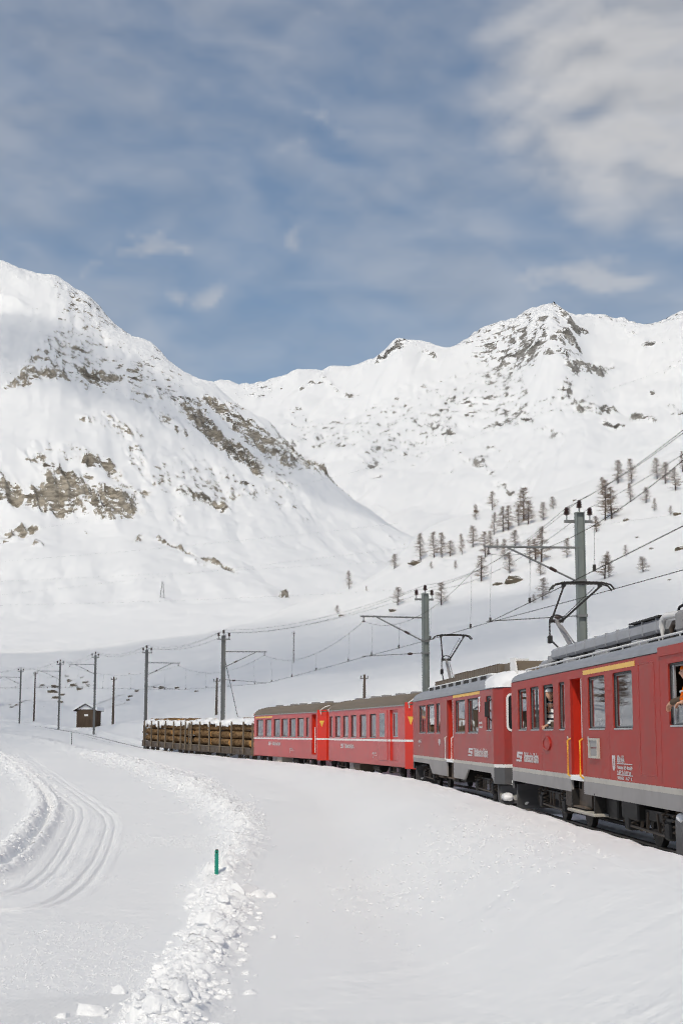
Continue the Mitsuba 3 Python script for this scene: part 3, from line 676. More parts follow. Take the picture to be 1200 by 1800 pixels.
paint('interior_brown', (0.10, 0.075, 0.055), 0.6)
paint('plough_grey', (0.075, 0.075, 0.080), 0.45, grime=0.6)
paint('rust_stake', (0.155, 0.120, 0.085), 0.7, grime=0.6)
scene['window_glass'] = {'type': 'thindielectric', 'int_ior': 1.9}


def frame_of(rear, front, z=0.0, z_front=None):
    """Local axes of a vehicle: x forwards from the middle of its rear end, y away from the camera, z up from the rail."""
    a, b = np.array(rear, float), np.array(front, float)
    t = np.array([*(b - a), (z if z_front is None else z_front) - z])
    t /= np.linalg.norm(t)
    y = np.array([-t[1], t[0], 0]); y /= np.linalg.norm(y)
    up = np.cross(t, y)
    m = np.eye(4)
    m[:3, 0], m[:3, 1], m[:3, 2], m[:3, 3] = t, y, up, [a[0], a[1], z]
    return T(m.tolist()), m


def wall(p0, p1, poly, thick=0.05, inward=None):
    """A wall standing on the plan line p0 -> p1; poly in (distance along, height)."""
    p0, p1 = np.array(p0, float), np.array(p1, float)
    d = (p1 - p0) / np.linalg.norm(p1 - p0)
    inn = np.array(inward, float) if inward is not None else np.array([-d[1], d[0]])
    ms = []
    for g in getattr(poly, 'geoms', [poly]):
        m = trimesh.creation.extrude_polygon(g, thick, engine='earcut')
        v = m.vertices
        m.vertices = np.stack([p0[0] + d[0] * v[:, 0] + inn[0] * v[:, 2], p0[1] + d[1] * v[:, 0] + inn[1] * v[:, 2], v[:, 1]], 1)
        m.fix_normals()
        ms.append(m)
    return cat(*ms)


def lettering(text, height, x, z, y, bold=True, width=None):
    m = meshkit.text_mesh(text, height, 0.004, bold=bold)
    if width:
        w = m.bounds[1][0] - m.bounds[0][0]
        m.apply_scale([width / w, 1, 1])
    v = m.vertices.copy()
    m.vertices = np.stack([x + v[:, 0], y - v[:, 2], z + v[:, 1]], 1)
    return m


def emblem(x, z, h, y):
    """The railway's mark: stepped slanting bars."""
    s = h / 0.22
    wide = 2.1
    polys = [[(0.06, 0.22), (0.42, 0.22), (0.40, 0.165), (0.045, 0.165)], [(0.045, 0.165), (0.17, 0.165), (0.155, 0.105), (0.03, 0.105)],
             [(0.03, 0.135), (0.36, 0.135), (0.345, 0.085), (0.02, 0.085)], [(0.24, 0.085), (0.345, 0.085), (0.33, 0.055), (0.225, 0.055)], [(0.0, 0.045), (0.33, 0.045), (0.315, 0.0), (-0.015, 0.0)]]
    u = shapely.union_all([Polygon([(x + a * s * wide, z + b * s) for a, b in q]) for q in polys])
    return slab(u, y, y - 0.004)


def loft(rings):
    """rings: list of closed (n, 3) loops with the same count; ends capped with fans."""
    R = np.array(rings)
    k, n = R.shape[:2]
    v = np.vstack([R.reshape(-1, 3), R[0].mean(0), R[-1].mean(0)])
    f = []
    for i in range(k - 1):
        for j in range(n):
            a, b = i * n + j, i * n + (j + 1) % n
            f += [[a, b, b + n], [a, b + n, a + n]]
    for j in range(n):
        f += [[k * n, (j + 1) % n, j], [k * n + 1, (k - 1) * n + j, (k - 1) * n + (j + 1) % n]]
    m = trimesh.Trimesh(v, f, process=False)
    m.fix_normals()
    return m


def roof_shell(L, W, ze, rise, end=0.4, endin=0.2, flat=0.45):
    th = np.linspace(0, np.pi, 17)
    prof = np.stack([-np.sign(np.cos(th)) * np.abs(np.cos(th)) ** flat, np.sin(th) ** 0.9], 1)
    rings = []
    for x, ky, kz in [(-end, (W - endin) / W, 0.30), (-end * 0.8, (W - endin * 0.8) / W, 0.55), (-end * 0.3, (W - endin * 0.3) / W, 0.8), (0.12, 1, 0.92), (0.9, 1, 1), (L - 0.9, 1, 1), (L - 0.12, 1, 0.92), (L + end * 0.3, (W - endin * 0.3) / W, 0.8), (L + end * 0.8, (W - endin * 0.8) / W, 0.55), (L + end, (W - endin) / W, 0.30)]:
        y, z = prof[:, 0] * (W + 0.012) * ky, ze + 0.012 + prof[:, 1] * rise * kz
        rings.append(np.stack([np.full(len(y), x), y, z], 1))
    return loft(rings)


def window(car, F, u0, u1, z0, z1, W, frame='window_frame', r=0.07, pane=True, recess=0.055, label=None, glass='window_glass', fw=0.028):
    """A window of the near side: recessed frame with a pane as its own piece."""
    outer = rounded_rect(u0, u1, z0, z1, r).buffer(-0.003)
    ring = outer.difference(outer.buffer(-fw))
    w = part(car, 'window', slab(ring, -W + recess - 0.030, -W + recess + 0.02), 'gasket', F, label=label)
    edge = outer.buffer(-fw - 0.001)
    part(w, 'frame', slab(edge.difference(edge.buffer(-0.022)), -W + recess - 0.012, -W + recess + 0.01), frame, F)
    part(w, 'sill', box(u0 + 0.06, u1 - 0.06, -W - 0.008, -W + recess - 0.03, z0 - 0.004, z0 + 0.022), 'aluminium', F)
    if pane:
        part(w, 'pane', sheet(edge.buffer(-0.008), -W + recess), glass, F)
    return w


def sheet(poly, y):
    v, f = trimesh.creation.triangulate_polygon(poly, engine='earcut')
    m = trimesh.Trimesh(np.stack([v[:, 0], np.full(len(v), y), v[:, 1]], 1), f, process=False)
    if m.face_normals[:, 1].sum() > 0:
        m.invert()
    return m


def bogie(car, F, uc, W, base=2.2, r=0.42, springs=True, bsdf='dark_iron'):
    b = part(car, 'bogie', cat(*[box(uc - base / 2 - 0.45, uc + base / 2 + 0.45, s * 0.95 - 0.05, s * 0.95 + 0.05, 0.50, 0.66) for s in (-1, 1)], box(uc - 0.2, uc + 0.2, -0.95, 0.95, 0.52, 0.64)), bsdf, F)
    for a in (-1, 1):
        xa = uc + a * base / 2
        for s in (-1, 1):
            tyre = disc_cyl([xa, s * 0.54, r - 0.005], [0, 1, 0], r, 0.11, 24)
            hub = disc_cyl([xa, s * 0.62, r - 0.005], [0, 1, 0], 0.12, 0.14, 12)
            part(b, 'wheel', cat(tyre, hub), bsdf, F, smooth=35)
            part(b, 'axle_box', cat(bevel_box(xa - 0.16, xa + 0.16, s * 1.02 - 0.10, s * 1.02 + 0.10, 0.28, 0.55, 0.03), box(xa - 0.28, xa + 0.28, s * 1.02 - 0.05, s * 1.02 + 0.05, 0.55, 0.60)), bsdf, F)
            if springs:
                for q in (-0.30, 0.30):
                    coil = [[xa + q + 0.055 * math.cos(t), s * 1.05 + 0.055 * math.sin(t), 0.36 + 0.0125 * t] for t in np.linspace(0, 9 * math.pi, 40)]
                    part(b, 'spring', tube(coil, 0.014, 4), 'brown_iron', F)
    part(b, 'brake_rigging', cat(*[bar([uc + q, -1.0, 0.30], [uc + q * 0.75, -1.0, 0.62], 0.03) for q in (-0.75, -0.35, 0.4, 0.8)], bar([uc - 1.1, -1.08, 0.36], [uc + 1.1, -1.08, 0.33], 0.022)), 'brown_iron', F)
    return b


def plough(car, F, u, W, face=1, label=None, low=0.12):
    """A snow plough blade below the buffer beam; face = +1 looks forwards."""
    rings = []
    prof = [(0.0, 0.70), (0.05, 0.55), (0.04, 0.36), (0.10, 0.20), (0.20, low)]
    ys = np.linspace(-W + 0.12, W - 0.12, 9)
    P = np.array([[[u + face * (x - 0.35 * abs(y) / W), y, z] for y in ys] for x, z in prof])
    v, f = grid_mesh(P)
    v2, f2 = grid_mesh(P - np.array([face * 0.04, 0, 0]))
    m = trimesh.Trimesh(np.vstack([v, v2]), np.vstack([f, f2[:, ::-1] + len(v)]), process=False)
    side = [bar(P[k, j], P[k + 1, j], 0.03, 5) for j in (0, -1) for k in range(len(prof) - 1)]
    b = part(car, 'snow_plough', cat(m, *side), 'plough_grey', F, label=label)
    return b


def snow_lump(owner, F, at_, size, seed):
    m = lumpy(size, seed, 2, (1.3, 1.0, 0.7), 0.3)
    m.apply_translation(at_)
    part(owner, 'snow_clod', m, 'plain_snow', F, smooth=True)


def coupling(car, F, u, face):
    buf = disc_cyl([u + face * 0.42, 0, 0.80], [1, 0, 0], 0.19, 0.05, 16)
    part(car, 'coupling', cat(bar([u - face * 0.2, 0, 0.80], [u + face * 0.42, 0, 0.80], 0.07, 8), buf, bar([u, -0.35, 0.62], [u + face * 0.5, -0.2, 0.45], 0.03), bar([u, 0.3, 0.7], [u + face * 0.45, 0.15, 0.52], 0.025)), 'dark_iron', F, smooth=40)


def pantograph(car, F, u, uk, uh, z0, zk, ztop, label=None, half=0.56):
    """Half-scissor current collector: base u, knee uk, head uh on the contact wire."""
    pg = part(car, 'pantograph', cat(box(u - 0.45, u + 0.75, -0.42, -0.36, z0 + 0.10, z0 + 0.17), box(u - 0.45, u + 0.75, 0.36, 0.42, z0 + 0.10, z0 + 0.17), box(u - 0.1, u, -0.42, 0.42, z0 + 0.10, z0 + 0.18), *[bar([u + q, s * 0.39, z0 - 0.02], [u + q, s * 0.39, z0 + 0.11], 0.05, 8) for q in (-0.35, 0.65) for s in (-1, 1)]), 'dark_iron', F, label=label)
    part(pg, 'lower_arm', cat(tube([[u, 0, z0 + 0.18], [uk, 0, zk]], [0.065, 0.05], 8), bar([u + 0.25, 0.10, z0 + 0.15], [uk + 0.15, 0.10, zk - 0.12], 0.018)), 'skirt_grey', F, smooth=40)
    part(pg, 'knee', cat(bar([uk, -0.17, zk], [uk, 0.17, zk], 0.045, 8), bevel_box(uk - 0.1, uk + 0.1, -0.22, -0.12, zk - 0.55, zk - 0.36, 0.02), bar([uk, -0.17, zk], [uk - 0.02, -0.17, zk - 0.45], 0.02), bar([uk - 0.02, -0.17, zk - 0.45], [u + 0.3, -0.3, z0 + 0.15], 0.022), tube([[uk, 0.17 * math.cos(t), zk + 0.15 * math.sin(t)] for t in np.linspace(0, math.pi, 9)], 0.02, 5)), 'dark_iron', F, smooth=40)
    part(pg, 'upper_frame', cat(*[tube([[uk, s * 0.13, zk], [uh - 0.02, s * half * 0.74, ztop - 0.10]], [0.028, 0.022], 6) for s in (-1, 1)], bar([uk + 0.1, 0.0, zk - 0.05], [uh, half * 0.5, ztop - 0.12], 0.008)), 'dark_iron', F, smooth=40)
    horn = lambda du: [[uh + du, -half - 0.16, ztop - 0.17], [uh + du, -half - 0.07, ztop - 0.06], [uh + du, -half + 0.12, ztop - 0.012], [uh + du, 0, ztop], [uh + du, half - 0.12, ztop - 0.012], [uh + du, half + 0.07, ztop - 0.06], [uh + du, half + 0.16, ztop - 0.17]]
    part(pg, 'collector_head', cat(tube(horn(-0.14), 0.022, 6), tube(horn(0.14), 0.022, 6), box(uh - 0.17, uh + 0.17, -0.48, 0.48, ztop - 0.035, ztop - 0.02), *[box(uh - 0.16, uh + 0.16, s * half * 0.74 - 0.02, s * half * 0.74 + 0.02, ztop - 0.11, ztop - 0.02) for s in (-1, 1)]), 'dark_iron', F, smooth=40)
    return pg


# ------------------------------------------------------------------ railcars
def railcar(label, rear, front, red, windows, door, yellow, W=1.32, ze=3.06, zstripe=1.10, skirt_poly=None, letters=None, dirty=False, roof_rise=0.26, bogies=None):
    F, M = frame_of(rear, front)
    L = float(np.hypot(*(np.array(front) - rear)))
    car = thing('railcar', label, 'railcar')
    E, I = 0.40, 0.20
    # near side with its openings
    holes = [rounded_rect(a, b, c, d_, 0.07) for a, b, c, d_ in windows] + [shapely.box(door[0], zstripe, door[1], 2.90)]
    side = shapely.box(0, zstripe, L, ze).difference(shapely.union_all(holes))
    part(car, 'side_panel', wall((0, -W), (L, -W), side), red, F)
    part(car, 'side_panel', wall((0, W), (L, W), shapely.box(0, zstripe, L, ze), inward=(0, -1)), red, F)
    for end, s in ((L, 1), (0, -1)):
        cr = [(end, -W), (end + s * E, -W + I), (end + s * E, W - I), (end, W)]
        wid = 2 * (W - I)
        for k in range(3):
            ln = float(np.hypot(cr[k + 1][0] - cr[k][0], cr[k + 1][1] - cr[k][1]))
            poly = shapely.box(0, zstripe, ln, ze + (0.10 if k == 1 else 0))
            d_ = np.array([cr[k + 1][0] - cr[k][0], cr[k + 1][1] - cr[k][1]]) / ln
            inn = np.array([-d_[1], d_[0]]) * s
            if k == 1:
                eyes = [rounded_rect(0.10, 0.78, 1.96, 2.86, 0.10), rounded_rect(0.86, wid - 0.86, 1.96, 2.86, 0.10), rounded_rect(wid - 0.78, wid - 0.10, 1.96, 2.86, 0.10)]
                poly = poly.difference(shapely.union_all(eyes))
                for e in eyes:
                    w = part(car, 'end_window', wall(cr[k], cr[k + 1], e.buffer(0.035).difference(e.buffer(-0.02)), 0.03, inward=-inn), 'stripe_white', F)
                    part(w, 'pane', wall(cr[k], cr[k + 1], e, 0.004, inward=inn), 'black_glass', F)
            part(car, 'end_panel', wall(cr[k], cr[k + 1], poly, 0.05, inward=inn), red, F)
            part(car, 'end_stripe', wall(cr[k], cr[k + 1], shapely.box(0, zstripe - 0.085, ln, zstripe - 0.002), 0.05, inward=inn), 'stripe_white', F)
            part(car, 'end_skirt', wall(cr[k], cr[k + 1], shapely.box(0, 0.60, ln, zstripe - 0.087), 0.05, inward=inn), 'plough_grey', F)
        # head lamps and handrail on the end
        for y in (-0.72, 0.72):
            part(car, 'head_lamp', cat(disc_cyl([end + s * (E + 0.04), y, 1.42], [1, 0, 0], 0.12, 0.10, 16)), 'black_rubber', F, smooth=40)
    # stripe and skirt
    sk = skirt_poly if skirt_poly is not None else shapely.box(0, 0.78, L, zstripe - 0.087)
    gap = shapely.box(door[0] - 0.06, 0, door[1] + 0.05, 3)
    part(car, 'skirt', wall((0, -W), (L, -W), sk.difference(gap)), 'skirt_grey', F)
    part(car, 'skirt', wall((0, W), (L, W), shapely.box(0, 0.78, L, zstripe - 0.087), inward=(0, -1)), 'skirt_grey', F)
    part(car, 'stripe', wall((0, -W - 0.003), (L, -W - 0.003), shapely.box(0, zstripe - 0.087, L, zstripe).difference(gap)), 'stripe_beige', F)
    # door recess
    d0, d1, dep = door[0], door[1], 0.46
    dr_ = part(car, 'door', cat(box(d0, d1, -W + dep, -W + dep + 0.04, zstripe, 2.90)), 'door_red', F, label='bright red entrance door set back in the side')
    part(dr_, 'jamb', box(d0 - 0.03, d0, -W + 0.051, -W + dep, zstripe, 2.90), 'door_red', F)
    part(dr_, 'jamb', box(d1, d1 + 0.03, -W + 0.051, -W + dep, zstripe, 2.90), 'door_red', F)
    part(dr_, 'lintel', box(d0, d1, -W + 0.02, -W + dep, 2.90, 2.93), 'door_red', F)
    part(dr_, 'sill', bevel_box(d0 - 0.05, d1 + 0.04, -W - 0.02, -W + dep, zstripe - 0.10, zstripe - 0.004, 0.01), 'white_paint', F)
    part(dr_, 'step_well', cat(box(d0 - 0.05, d1 + 0.04, -W + 0.14, -W + 0.18, 0.52, zstripe - 0.10), box(d0 - 0.05, d1 + 0.04, -W + 0.02, -W + 0.16, 0.50, 0.53)), 'brown_iron', F)
    part(dr_, 'handle', bar([d1 - 0.14, -W + dep - 0.02, 1.86], [d1 - 0.02, -W + dep - 0.02, 1.86], 0.02), 'aluminium', F)
    rail_paint = 'yellow_rail' if not dirty else 'stripe_white'
    for x in (d0 - 0.04, d1 + 0.05):
        part(dr_, 'handrail', tube([[x, -W, 1.06], [x, -W - 0.06, 1.10], [x, -W - 0.06, 1.74], [x, -W, 1.78]], 0.02, 6), rail_paint, F, smooth=50)
    part(dr_, 'edge_strip', box(d1 + 0.005, d1 + 0.03, -W - 0.012, -W - 0.002, 1.8, 2.88), 'letter_grey', F)
    # windows
    for k, (a, b, c, d_) in enumerate(windows):
        window(car, F, a, b, c, d_, W, pane=not (letters == 'A' and k in (2, 6)))
    # first-class line
    part(car, 'first_class_line', box(yellow[0], yellow[1], -W - 0.006, -W + 0.01, 2.935, 3.015), 'yellow_paint', F)
    # inside
    part(car, 'cabin', cat(box(0, L, -W + 0.06, W - 0.06, 1.0, 1.05), box(0, L, -W + 0.06, W - 0.06, 2.99, 3.03), box(d1 + 0.6, d1 + 0.63, -W + 0.07, W - 0.07, 1.05, 2.99), box(d0 - 0.9, d0 - 0.87, -W + 0.07, W - 0.07, 1.05, 2.99), box(13.2, 13.23, -W + 0.07, W - 0.07, 1.05, 2.99)), 'interior_brown', F)
    for k, u in enumerate([1.2, 2.7, 4.2, 8.9, 10.4, 12.0]):
        if d0 - 0.9 < u < d1 + 0.6:
            continue
        part(car, 'seat_row', cat(box(u - 0.06, u + 0.06, -W + 0.12, -0.25, 1.05, 2.12), box(u - 0.06, u + 0.06, 0.3, W - 0.12, 1.05, 2.12), box(u - 0.5, u + 0.5, -W + 0.12, -0.25, 1.40, 1.48)), 'interior_brown', F)
    # roof
    part(car, 'roof', roof_shell(L, W, ze, roof_rise, E, I, 0.35), 'roof_grey', F, smooth=40)
    for s in (-1, 1):
        y = s * (W - 0.27)
        part(car, 'roof_rail', cat(tube([[0.5, y, ze + 0.29], [L - 0.5, y, ze + 0.29]], 0.02, 6)), 'stripe_white', F, smooth=50)
        for x in np.arange(0.6, L - 0.4, 1.18):
            part(car, 'rail_post', bar([x, y, ze + 0.13], [x, y, ze + 0.29], 0.014), 'stripe_white', F)
    # running gear
    for u in (bogies or (2.75, L - 2.75)):
        bogie(car, F, u, W, base=2.5)
    part(car, 'underframe', cat(box(0.2, L - 0.2, -0.55, 0.55, 0.80, 0.98), *[box(x, x + 0.06, -W + 0.1, W - 0.1, 0.84, 0.98) for x in np.arange(0.6, L - 0.5, 1.6)]), 'dark_iron', F)
    for k, (x0, x1, zz) in enumerate([(5.2, 6.4, 0.44), (8.4, 9.6, 0.40), (9.9, 11.0, 0.46)]):
        part(car, 'equipment_box', bevel_box(x0, x1, -W + 0.20, -0.35, zz, 0.82, 0.03), 'dark_iron' if k else 'brown_iron', F)
    for s, u in ((1, L + 0.25), (-1, -0.25)):
        pl = plough(car, F, u, W, s)
        snow_lump(pl, F, [u + s * 0.02, -W + 0.45, 0.66], 0.13, 5 + s)
        snow_lump(pl, F, [u - s * 0.05, -W + 0.30, 0.28], 0.16, 9 + s)
        snow_lump(pl, F, [u + s * 0.12, -W + 0.85, 0.24], 0.15, 12 + s)
        coupling(car, F, u + s * 0.12, s)
        for y in (-0.85, 0.6):
            hose = [[u + s * 0.1, y, 0.78], [u + s * 0.22, y, 0.62], [u + s * 0.30, y + 0.05, 0.42], [u + s * 0.42, y + 0.1, 0.36], [u + s * 0.55, y + 0.1, 0.44]]
            part(car, 'hose', tube(hose, 0.022, 6), 'black_rubber', F, smooth=60)
    return car, F, M, L


scene['black_glass'] = {'type': 'twosided', 'bsdf': {'type': 'principled', 'base_color': {'type': 'rgb', 'value': [0.02, 0.022, 0.024]}, 'roughness': 0.08, 'specular': 0.5}}
ZW0, ZW1 = 1.94, 2.88
A_WINDOWS = [(0.92, 2.03, ZW0, ZW1), (2.47, 3.56, ZW0, ZW1), (3.99, 5.14, ZW0, ZW1), (5.70, 6.30, ZW0, ZW1), (8.40, 9.75, ZW0, ZW1), (10.34, 11.68, ZW0, ZW1), (13.82, 15.25, 1.97, 2.88)]
W = 1.32
carA, FA, MA, LA = railcar('dark red railcar nearest the camera with two people at its open windows', (5.35, 35.47), (6.17, 19.47), 'railcar_red', A_WINDOWS, (6.83, 7.85), (8.04, 11.88), W, letters='A', bogies=(3.7, 11.5))
# lettering and plates of the near railcar
mark = part(carA, 'railway_emblem', emblem(0.62, 1.24, 0.22, -W - 0.004), 'letter_grey', FA)
part(carA, 'lettering', lettering('Rhätische Bahn', 0.20, 1.62, 1.25, -W - 0.004, width=1.74), 'letter_grey', FA, label='pale grey railway name along the lower side')
part(carA, 'class_number', lettering('2', 0.16, 6.46, 1.66, -W - 0.004), 'letter_grey', FA, label='white 2 left of the entrance')
part(carA, 'class_number', lettering('1', 0.16, 8.30, 1.66, -W - 0.004), 'letter_grey', FA, label='white 1 right of the entrance')
part(carA, 'data_text', cat(lettering('ABe 4/4', 0.11, 10.54, 1.40, -W - 0.004, width=0.50), *[slab(shapely.box(10.54, z, 11.58, z + 0.014), -W - 0.004, -W - 0.008) for z in (1.375, 1.195)],
    lettering('Vmax 65 km/h', 0.055, 10.56, 1.295, -W - 0.004, width=1.0), lettering('LüP 16.89 m', 0.055, 10.56, 1.215, -W - 0.004, width=0.9), lettering('RhB  47 t', 0.05, 10.56, 1.125, -W - 0.004, width=0.95)), 'letter_grey', FA)
part(carA, 'brake_mark', slab(Polygon([(10.20, 1.51), (10.42, 1.51), (10.40, 1.30), (10.34, 1.26), (10.27, 1.26), (10.22, 1.34)]).difference(shapely.box(10.29, 1.33, 10.34, 1.46)), -W - 0.004, -W - 0.008), 'letter_grey', FA)
ov = shapely.affinity.scale(Point(4.45, 1.67).buffer(1.0, quad_segs=8), 0.36, 0.115)
part(carA, 'filler_hatch', cat(slab(ov, -W - 0.02, -W), slab(ov.buffer(0.03).difference(ov.buffer(-0.005)), -W - 0.035, -W)), 'railcar_red', FA, label='oval hatch below the windows')
cb = part(carA, 'control_box', slab(shapely.box(8.54, 1.44, 9.28, 1.79).difference(shapely.box(8.60, 1.48, 9.22, 1.75)), -W - 0.05, -W), 'stripe_beige', FA, label='grey framed box with two plates right of the entrance')
part(cb, 'plate', slab(rounded_rect(8.62, 9.15, 1.63, 1.75, 0.03), -W - 0.03, -W + 0.0), 'skirt_grey', FA)
part(cb, 'plate', slab(rounded_rect(8.64, 9.15, 1.48, 1.61, 0.05), -W - 0.03, -W + 0.0), 'skirt_grey', FA)
part(carA, 'access_panel', slab(rounded_rect(12.10, 13.06, 1.23, 2.95, 0.03).difference(rounded_rect(12.115, 13.045, 1.245, 2.935, 0.02)), -W - 0.005, -W), 'railcar_red', FA)
for u in (3.78, 8.12, 10.03, 13.35):
    part(carA, 'panel_seam', box(u, u + 0.016, -W - 0.0035, -W + 0.001, 1.11, 1.90 if u < 13 else 2.99), 'railcar_red', FA)
part(carA, 'cab_cornice', box(13.35, LA, -W - 0.022, -W + 0.02, 3.00, 3.135), 'railcar_red', FA)
part(carA, 'window_post', box(13.98, 14.03, -W + 0.03, -W + 0.06, 2.0, 2.86), 'aluminium', FA)
part(carA, 'lowered_pane', cat(sheet(shapely.box(14.03, 1.99, 15.2, 2.25), -W + 0.06)), 'window_glass', FA, label='glass of the front window, let down')
part(carA, 'pane_edge', box(14.03, 15.2, -W + 0.05, -W + 0.07, 2.25, 2.275), 'aluminium', FA)
st = part(carA, 'foot_board', bevel_box(6.62, 8.95, -W - 0.06, -W + 0.42, 0.42, 0.47, 0.01), 'stripe_beige', FA, label='long foot board below the entrance')
part(st, 'bracket', cat(box(6.75, 6.81, -W + 0.0, -W + 0.35, 0.46, 0.82), box(8.7, 8.76, -W + 0.0, -W + 0.35, 0.46, 0.82), box(6.9, 8.6, -W + 0.28, -W + 0.34, 0.46, 0.80)), 'dark_iron', FA)
rg = part(carA, 'rail_guard', cat(bevel_box(13.65, 15.9, -1.24, -1.16, 0.14, 0.66, 0.02), bar([13.65, -1.2, 0.14], [13.65, -1.2, 0.66], 0.035, 6)), 'plough_grey', FA, label='dark guard plate with snow on it, below the front')
snow_lump(rg, FA, [13.95, -1.18, 0.68], 0.11, 77)
# roof equipment of the near railcar
zt = 3.06
duct = part(carA, 'resistor_duct', bevel_box(2.0, 11.35, -0.74, 0.62, zt + 0.45, zt + 0.69, 0.05), 'duct_grey', FA, label='long grey duct along the roof')
part(duct, 'cradle', box(1.6, 12.2, -0.66, 0.6, zt + 0.24, zt + 0.44), 'dark_iron', FA)
for k, x in enumerate(np.arange(2.8, 11.3, 0.92)):
    part(duct, 'seam', box(x, x + 0.025, -0.748, 0.63, zt + 0.46, zt + 0.696), 'duct_grey', FA)
for x in np.arange(2.4, 11.3, 1.4):
    part(duct, 'foot', box(x, x + 0.12, -0.70, -0.58, zt + 0.25, zt + 0.45), 'dark_iron', FA)
for k, x in enumerate((1.9, 4.6, 7.6, 10.4)):
    part(carA, 'roof_vent', bevel_box(x, x + 0.42, -W + 0.32, -W + 0.52, zt + 0.22, zt + 0.36, 0.02), 'duct_grey', FA)
part(carA, 'snow_plate', box(9.3, 11.3, -0.76, 0.2, zt + 0.70, zt + 0.73), 'dark_iron', FA)
part(carA, 'cable_pipe', tube([[11.6, -0.78, zt + 0.28], [11.6, -0.78, zt + 0.52], [11.66, -0.78, zt + 0.63], [11.8, -0.77, zt + 0.67], [12.5, -0.66, zt + 0.67]], 0.055, 8), 'stripe_white', FA, smooth=60, label='white cable pipe bent over the roof')
part(carA, 'cable_pipe', tube([[11.85, -0.70, zt + 0.28], [11.85, -0.70, zt + 0.46], [11.95, -0.68, zt + 0.55], [12.5, -0.55, zt + 0.56]], 0.045, 8), 'brown_iron', FA, smooth=60)
part(carA, 'switch_box', cat(bevel_box(12.4, 14.4, -0.80, 0.6, zt + 0.36, zt + 0.70, 0.05), box(11.5, 12.4, -0.5, 0.5, zt + 0.28, zt + 0.55)), 'skirt_grey', FA)
part(carA, 'roof_cable', tube([[11.8, -0.6, zt + 0.66], [12.0, -0.6, zt + 0.80], [12.4, -0.55, zt + 0.86], [13.1, -0.5, zt + 0.84], [13.8, -0.5, zt + 0.72]], 0.022, 6), 'black_rubber', FA, smooth=60)
part(carA, 'roof_cable', tube([[11.9, -0.4, zt + 0.68], [12.5, -0.4, zt + 0.76], [13.2, -0.4, zt + 0.82], [13.9, -0.3, zt + 0.72]], 0.022, 6), 'black_rubber', FA, smooth=60)
pantograph(carA, FA, 1.3, -1.0, 2.0, zt + 0.42, 4.62, 5.27, label='raised black pantograph touching the wire')
part(carA, 'main_switch', cat(bevel_box(0.0, 0.7, -0.6, 0.6, zt + 0.34, zt + 0.52, 0.04), *[tube([[x, y, zt + 0.5], [x, y, zt + 0.64]], [0.07, 0.05], 8) for x in (0.15, 0.5) for y in (-0.4, 0.3)]), 'duct_grey', FA)

# the second railcar
BW = [(1.76, 3.56, 1.88, 2.85), (3.87, 5.73, 1.88, 2.85), (6.16, 7.11, 1.88, 2.85), (10.35, 12.22, 1.88, 2.85), (12.68, 14.51, 1.88, 2.85), (15.75, 16.57, 1.94, 2.85)]
BDOOR, BYEL, BLOGO, BPIC, BEMB = (8.62, 9.90), (9.95, 14.8), (12.76, 15.99), 14.75, 6.94
rearB, frontB = np.array((2.64, 55.2)), np.array((3.90, 38.4))
tB = (frontB - rearB) / np.linalg.norm(frontB - rearB)
nB = np.array([-tB[1], tB[0]])
B_WINDOWS = BW
LB0 = float(np.hypot(*(frontB - rearB)))
skB = Polygon([(0, 0.86), (4.38, 0.86), (5.2, 0.56), (12.0, 0.56), (12.7, 0.87), (LB0 - 0.5, 0.86), (LB0, 0.62), (LB0, 1.013), (0, 1.013)])
carB, FB, MB, LB = railcar('faded red railcar with snow on its front roof, coupled behind the nearest railcar', tuple(rearB + nB * W), tuple(frontB + nB * W), 'railcar_red_faded', B_WINDOWS, BDOOR, BYEL, W, ze=3.02, skirt_poly=skB, dirty=True, roof_rise=0.40)
part(carB, 'railway_emblem', emblem(BLOGO[0], 1.25, 0.22, -W - 0.004), 'letter_grey', FB)
part(carB, 'lettering', lettering('Rhätische Bahn', 0.21, BLOGO[0] + 1.02, 1.26, -W - 0.004, width=BLOGO[1] - BLOGO[0] - 1.05), 'letter_grey', FB, label='pale grey railway name along the lower side')
part(carB, 'service_mark', cat(slab(Point(BPIC, 2.66).buffer(0.10), -W - 0.004, -W - 0.008), slab(shapely.box(BPIC - 0.14, 2.82, BPIC + 0.14, 2.86).union(shapely.box(BPIC - 0.05, 2.72, BPIC + 0.05, 2.84)).union(shapely.box(BPIC - 0.05, 2.46, BPIC + 0.05, 2.58)), -W - 0.004, -W - 0.008)), 'white_paint', FB, label='white pictogram right of the windows')
part(carB, 'name_text', cat(lettering('Bernina', 0.07, BPIC - 0.1, 2.13, -W - 0.004, width=0.5), lettering('Brusio', 0.06, BPIC - 0.05, 2.02, -W - 0.004, width=0.5)), 'letter_grey', FB)
part(carB, 'data_text', cat(lettering('ABe 4/4', 0.09, 1.6, 1.56, -W - 0.004, width=0.75), lettering('47 t', 0.07, 1.6, 1.40, -W - 0.004)), 'letter_grey', FB)
part(carB, 'coat_of_arms', slab(Polygon([(BEMB - 0.2, 1.70), (BEMB + 0.2, 1.70), (BEMB + 0.2, 1.58), (BEMB, 1.48), (BEMB - 0.2, 1.58)]), -W - 0.004, -W - 0.01), 'letter_grey', FB)
mir = part(carB, 'mirror', cat(bar([LB - 0.25, -W, 2.75], [LB - 0.1, -W - 0.14, 2.66], 0.018), bar([LB - 0.25, -W, 2.2], [LB - 0.1, -W - 0.14, 2.32], 0.018), bevel_box(LB - 0.14, LB - 0.09, -W - 0.20, -W - 0.08, 2.3, 2.68, 0.01)), 'black_rubber', FB)
zt = 3.02
rz_ = [(1.7, 6.2, 0.17), (6.3, 9.0, 0.26), (9.1, 14.6, 0.24)]
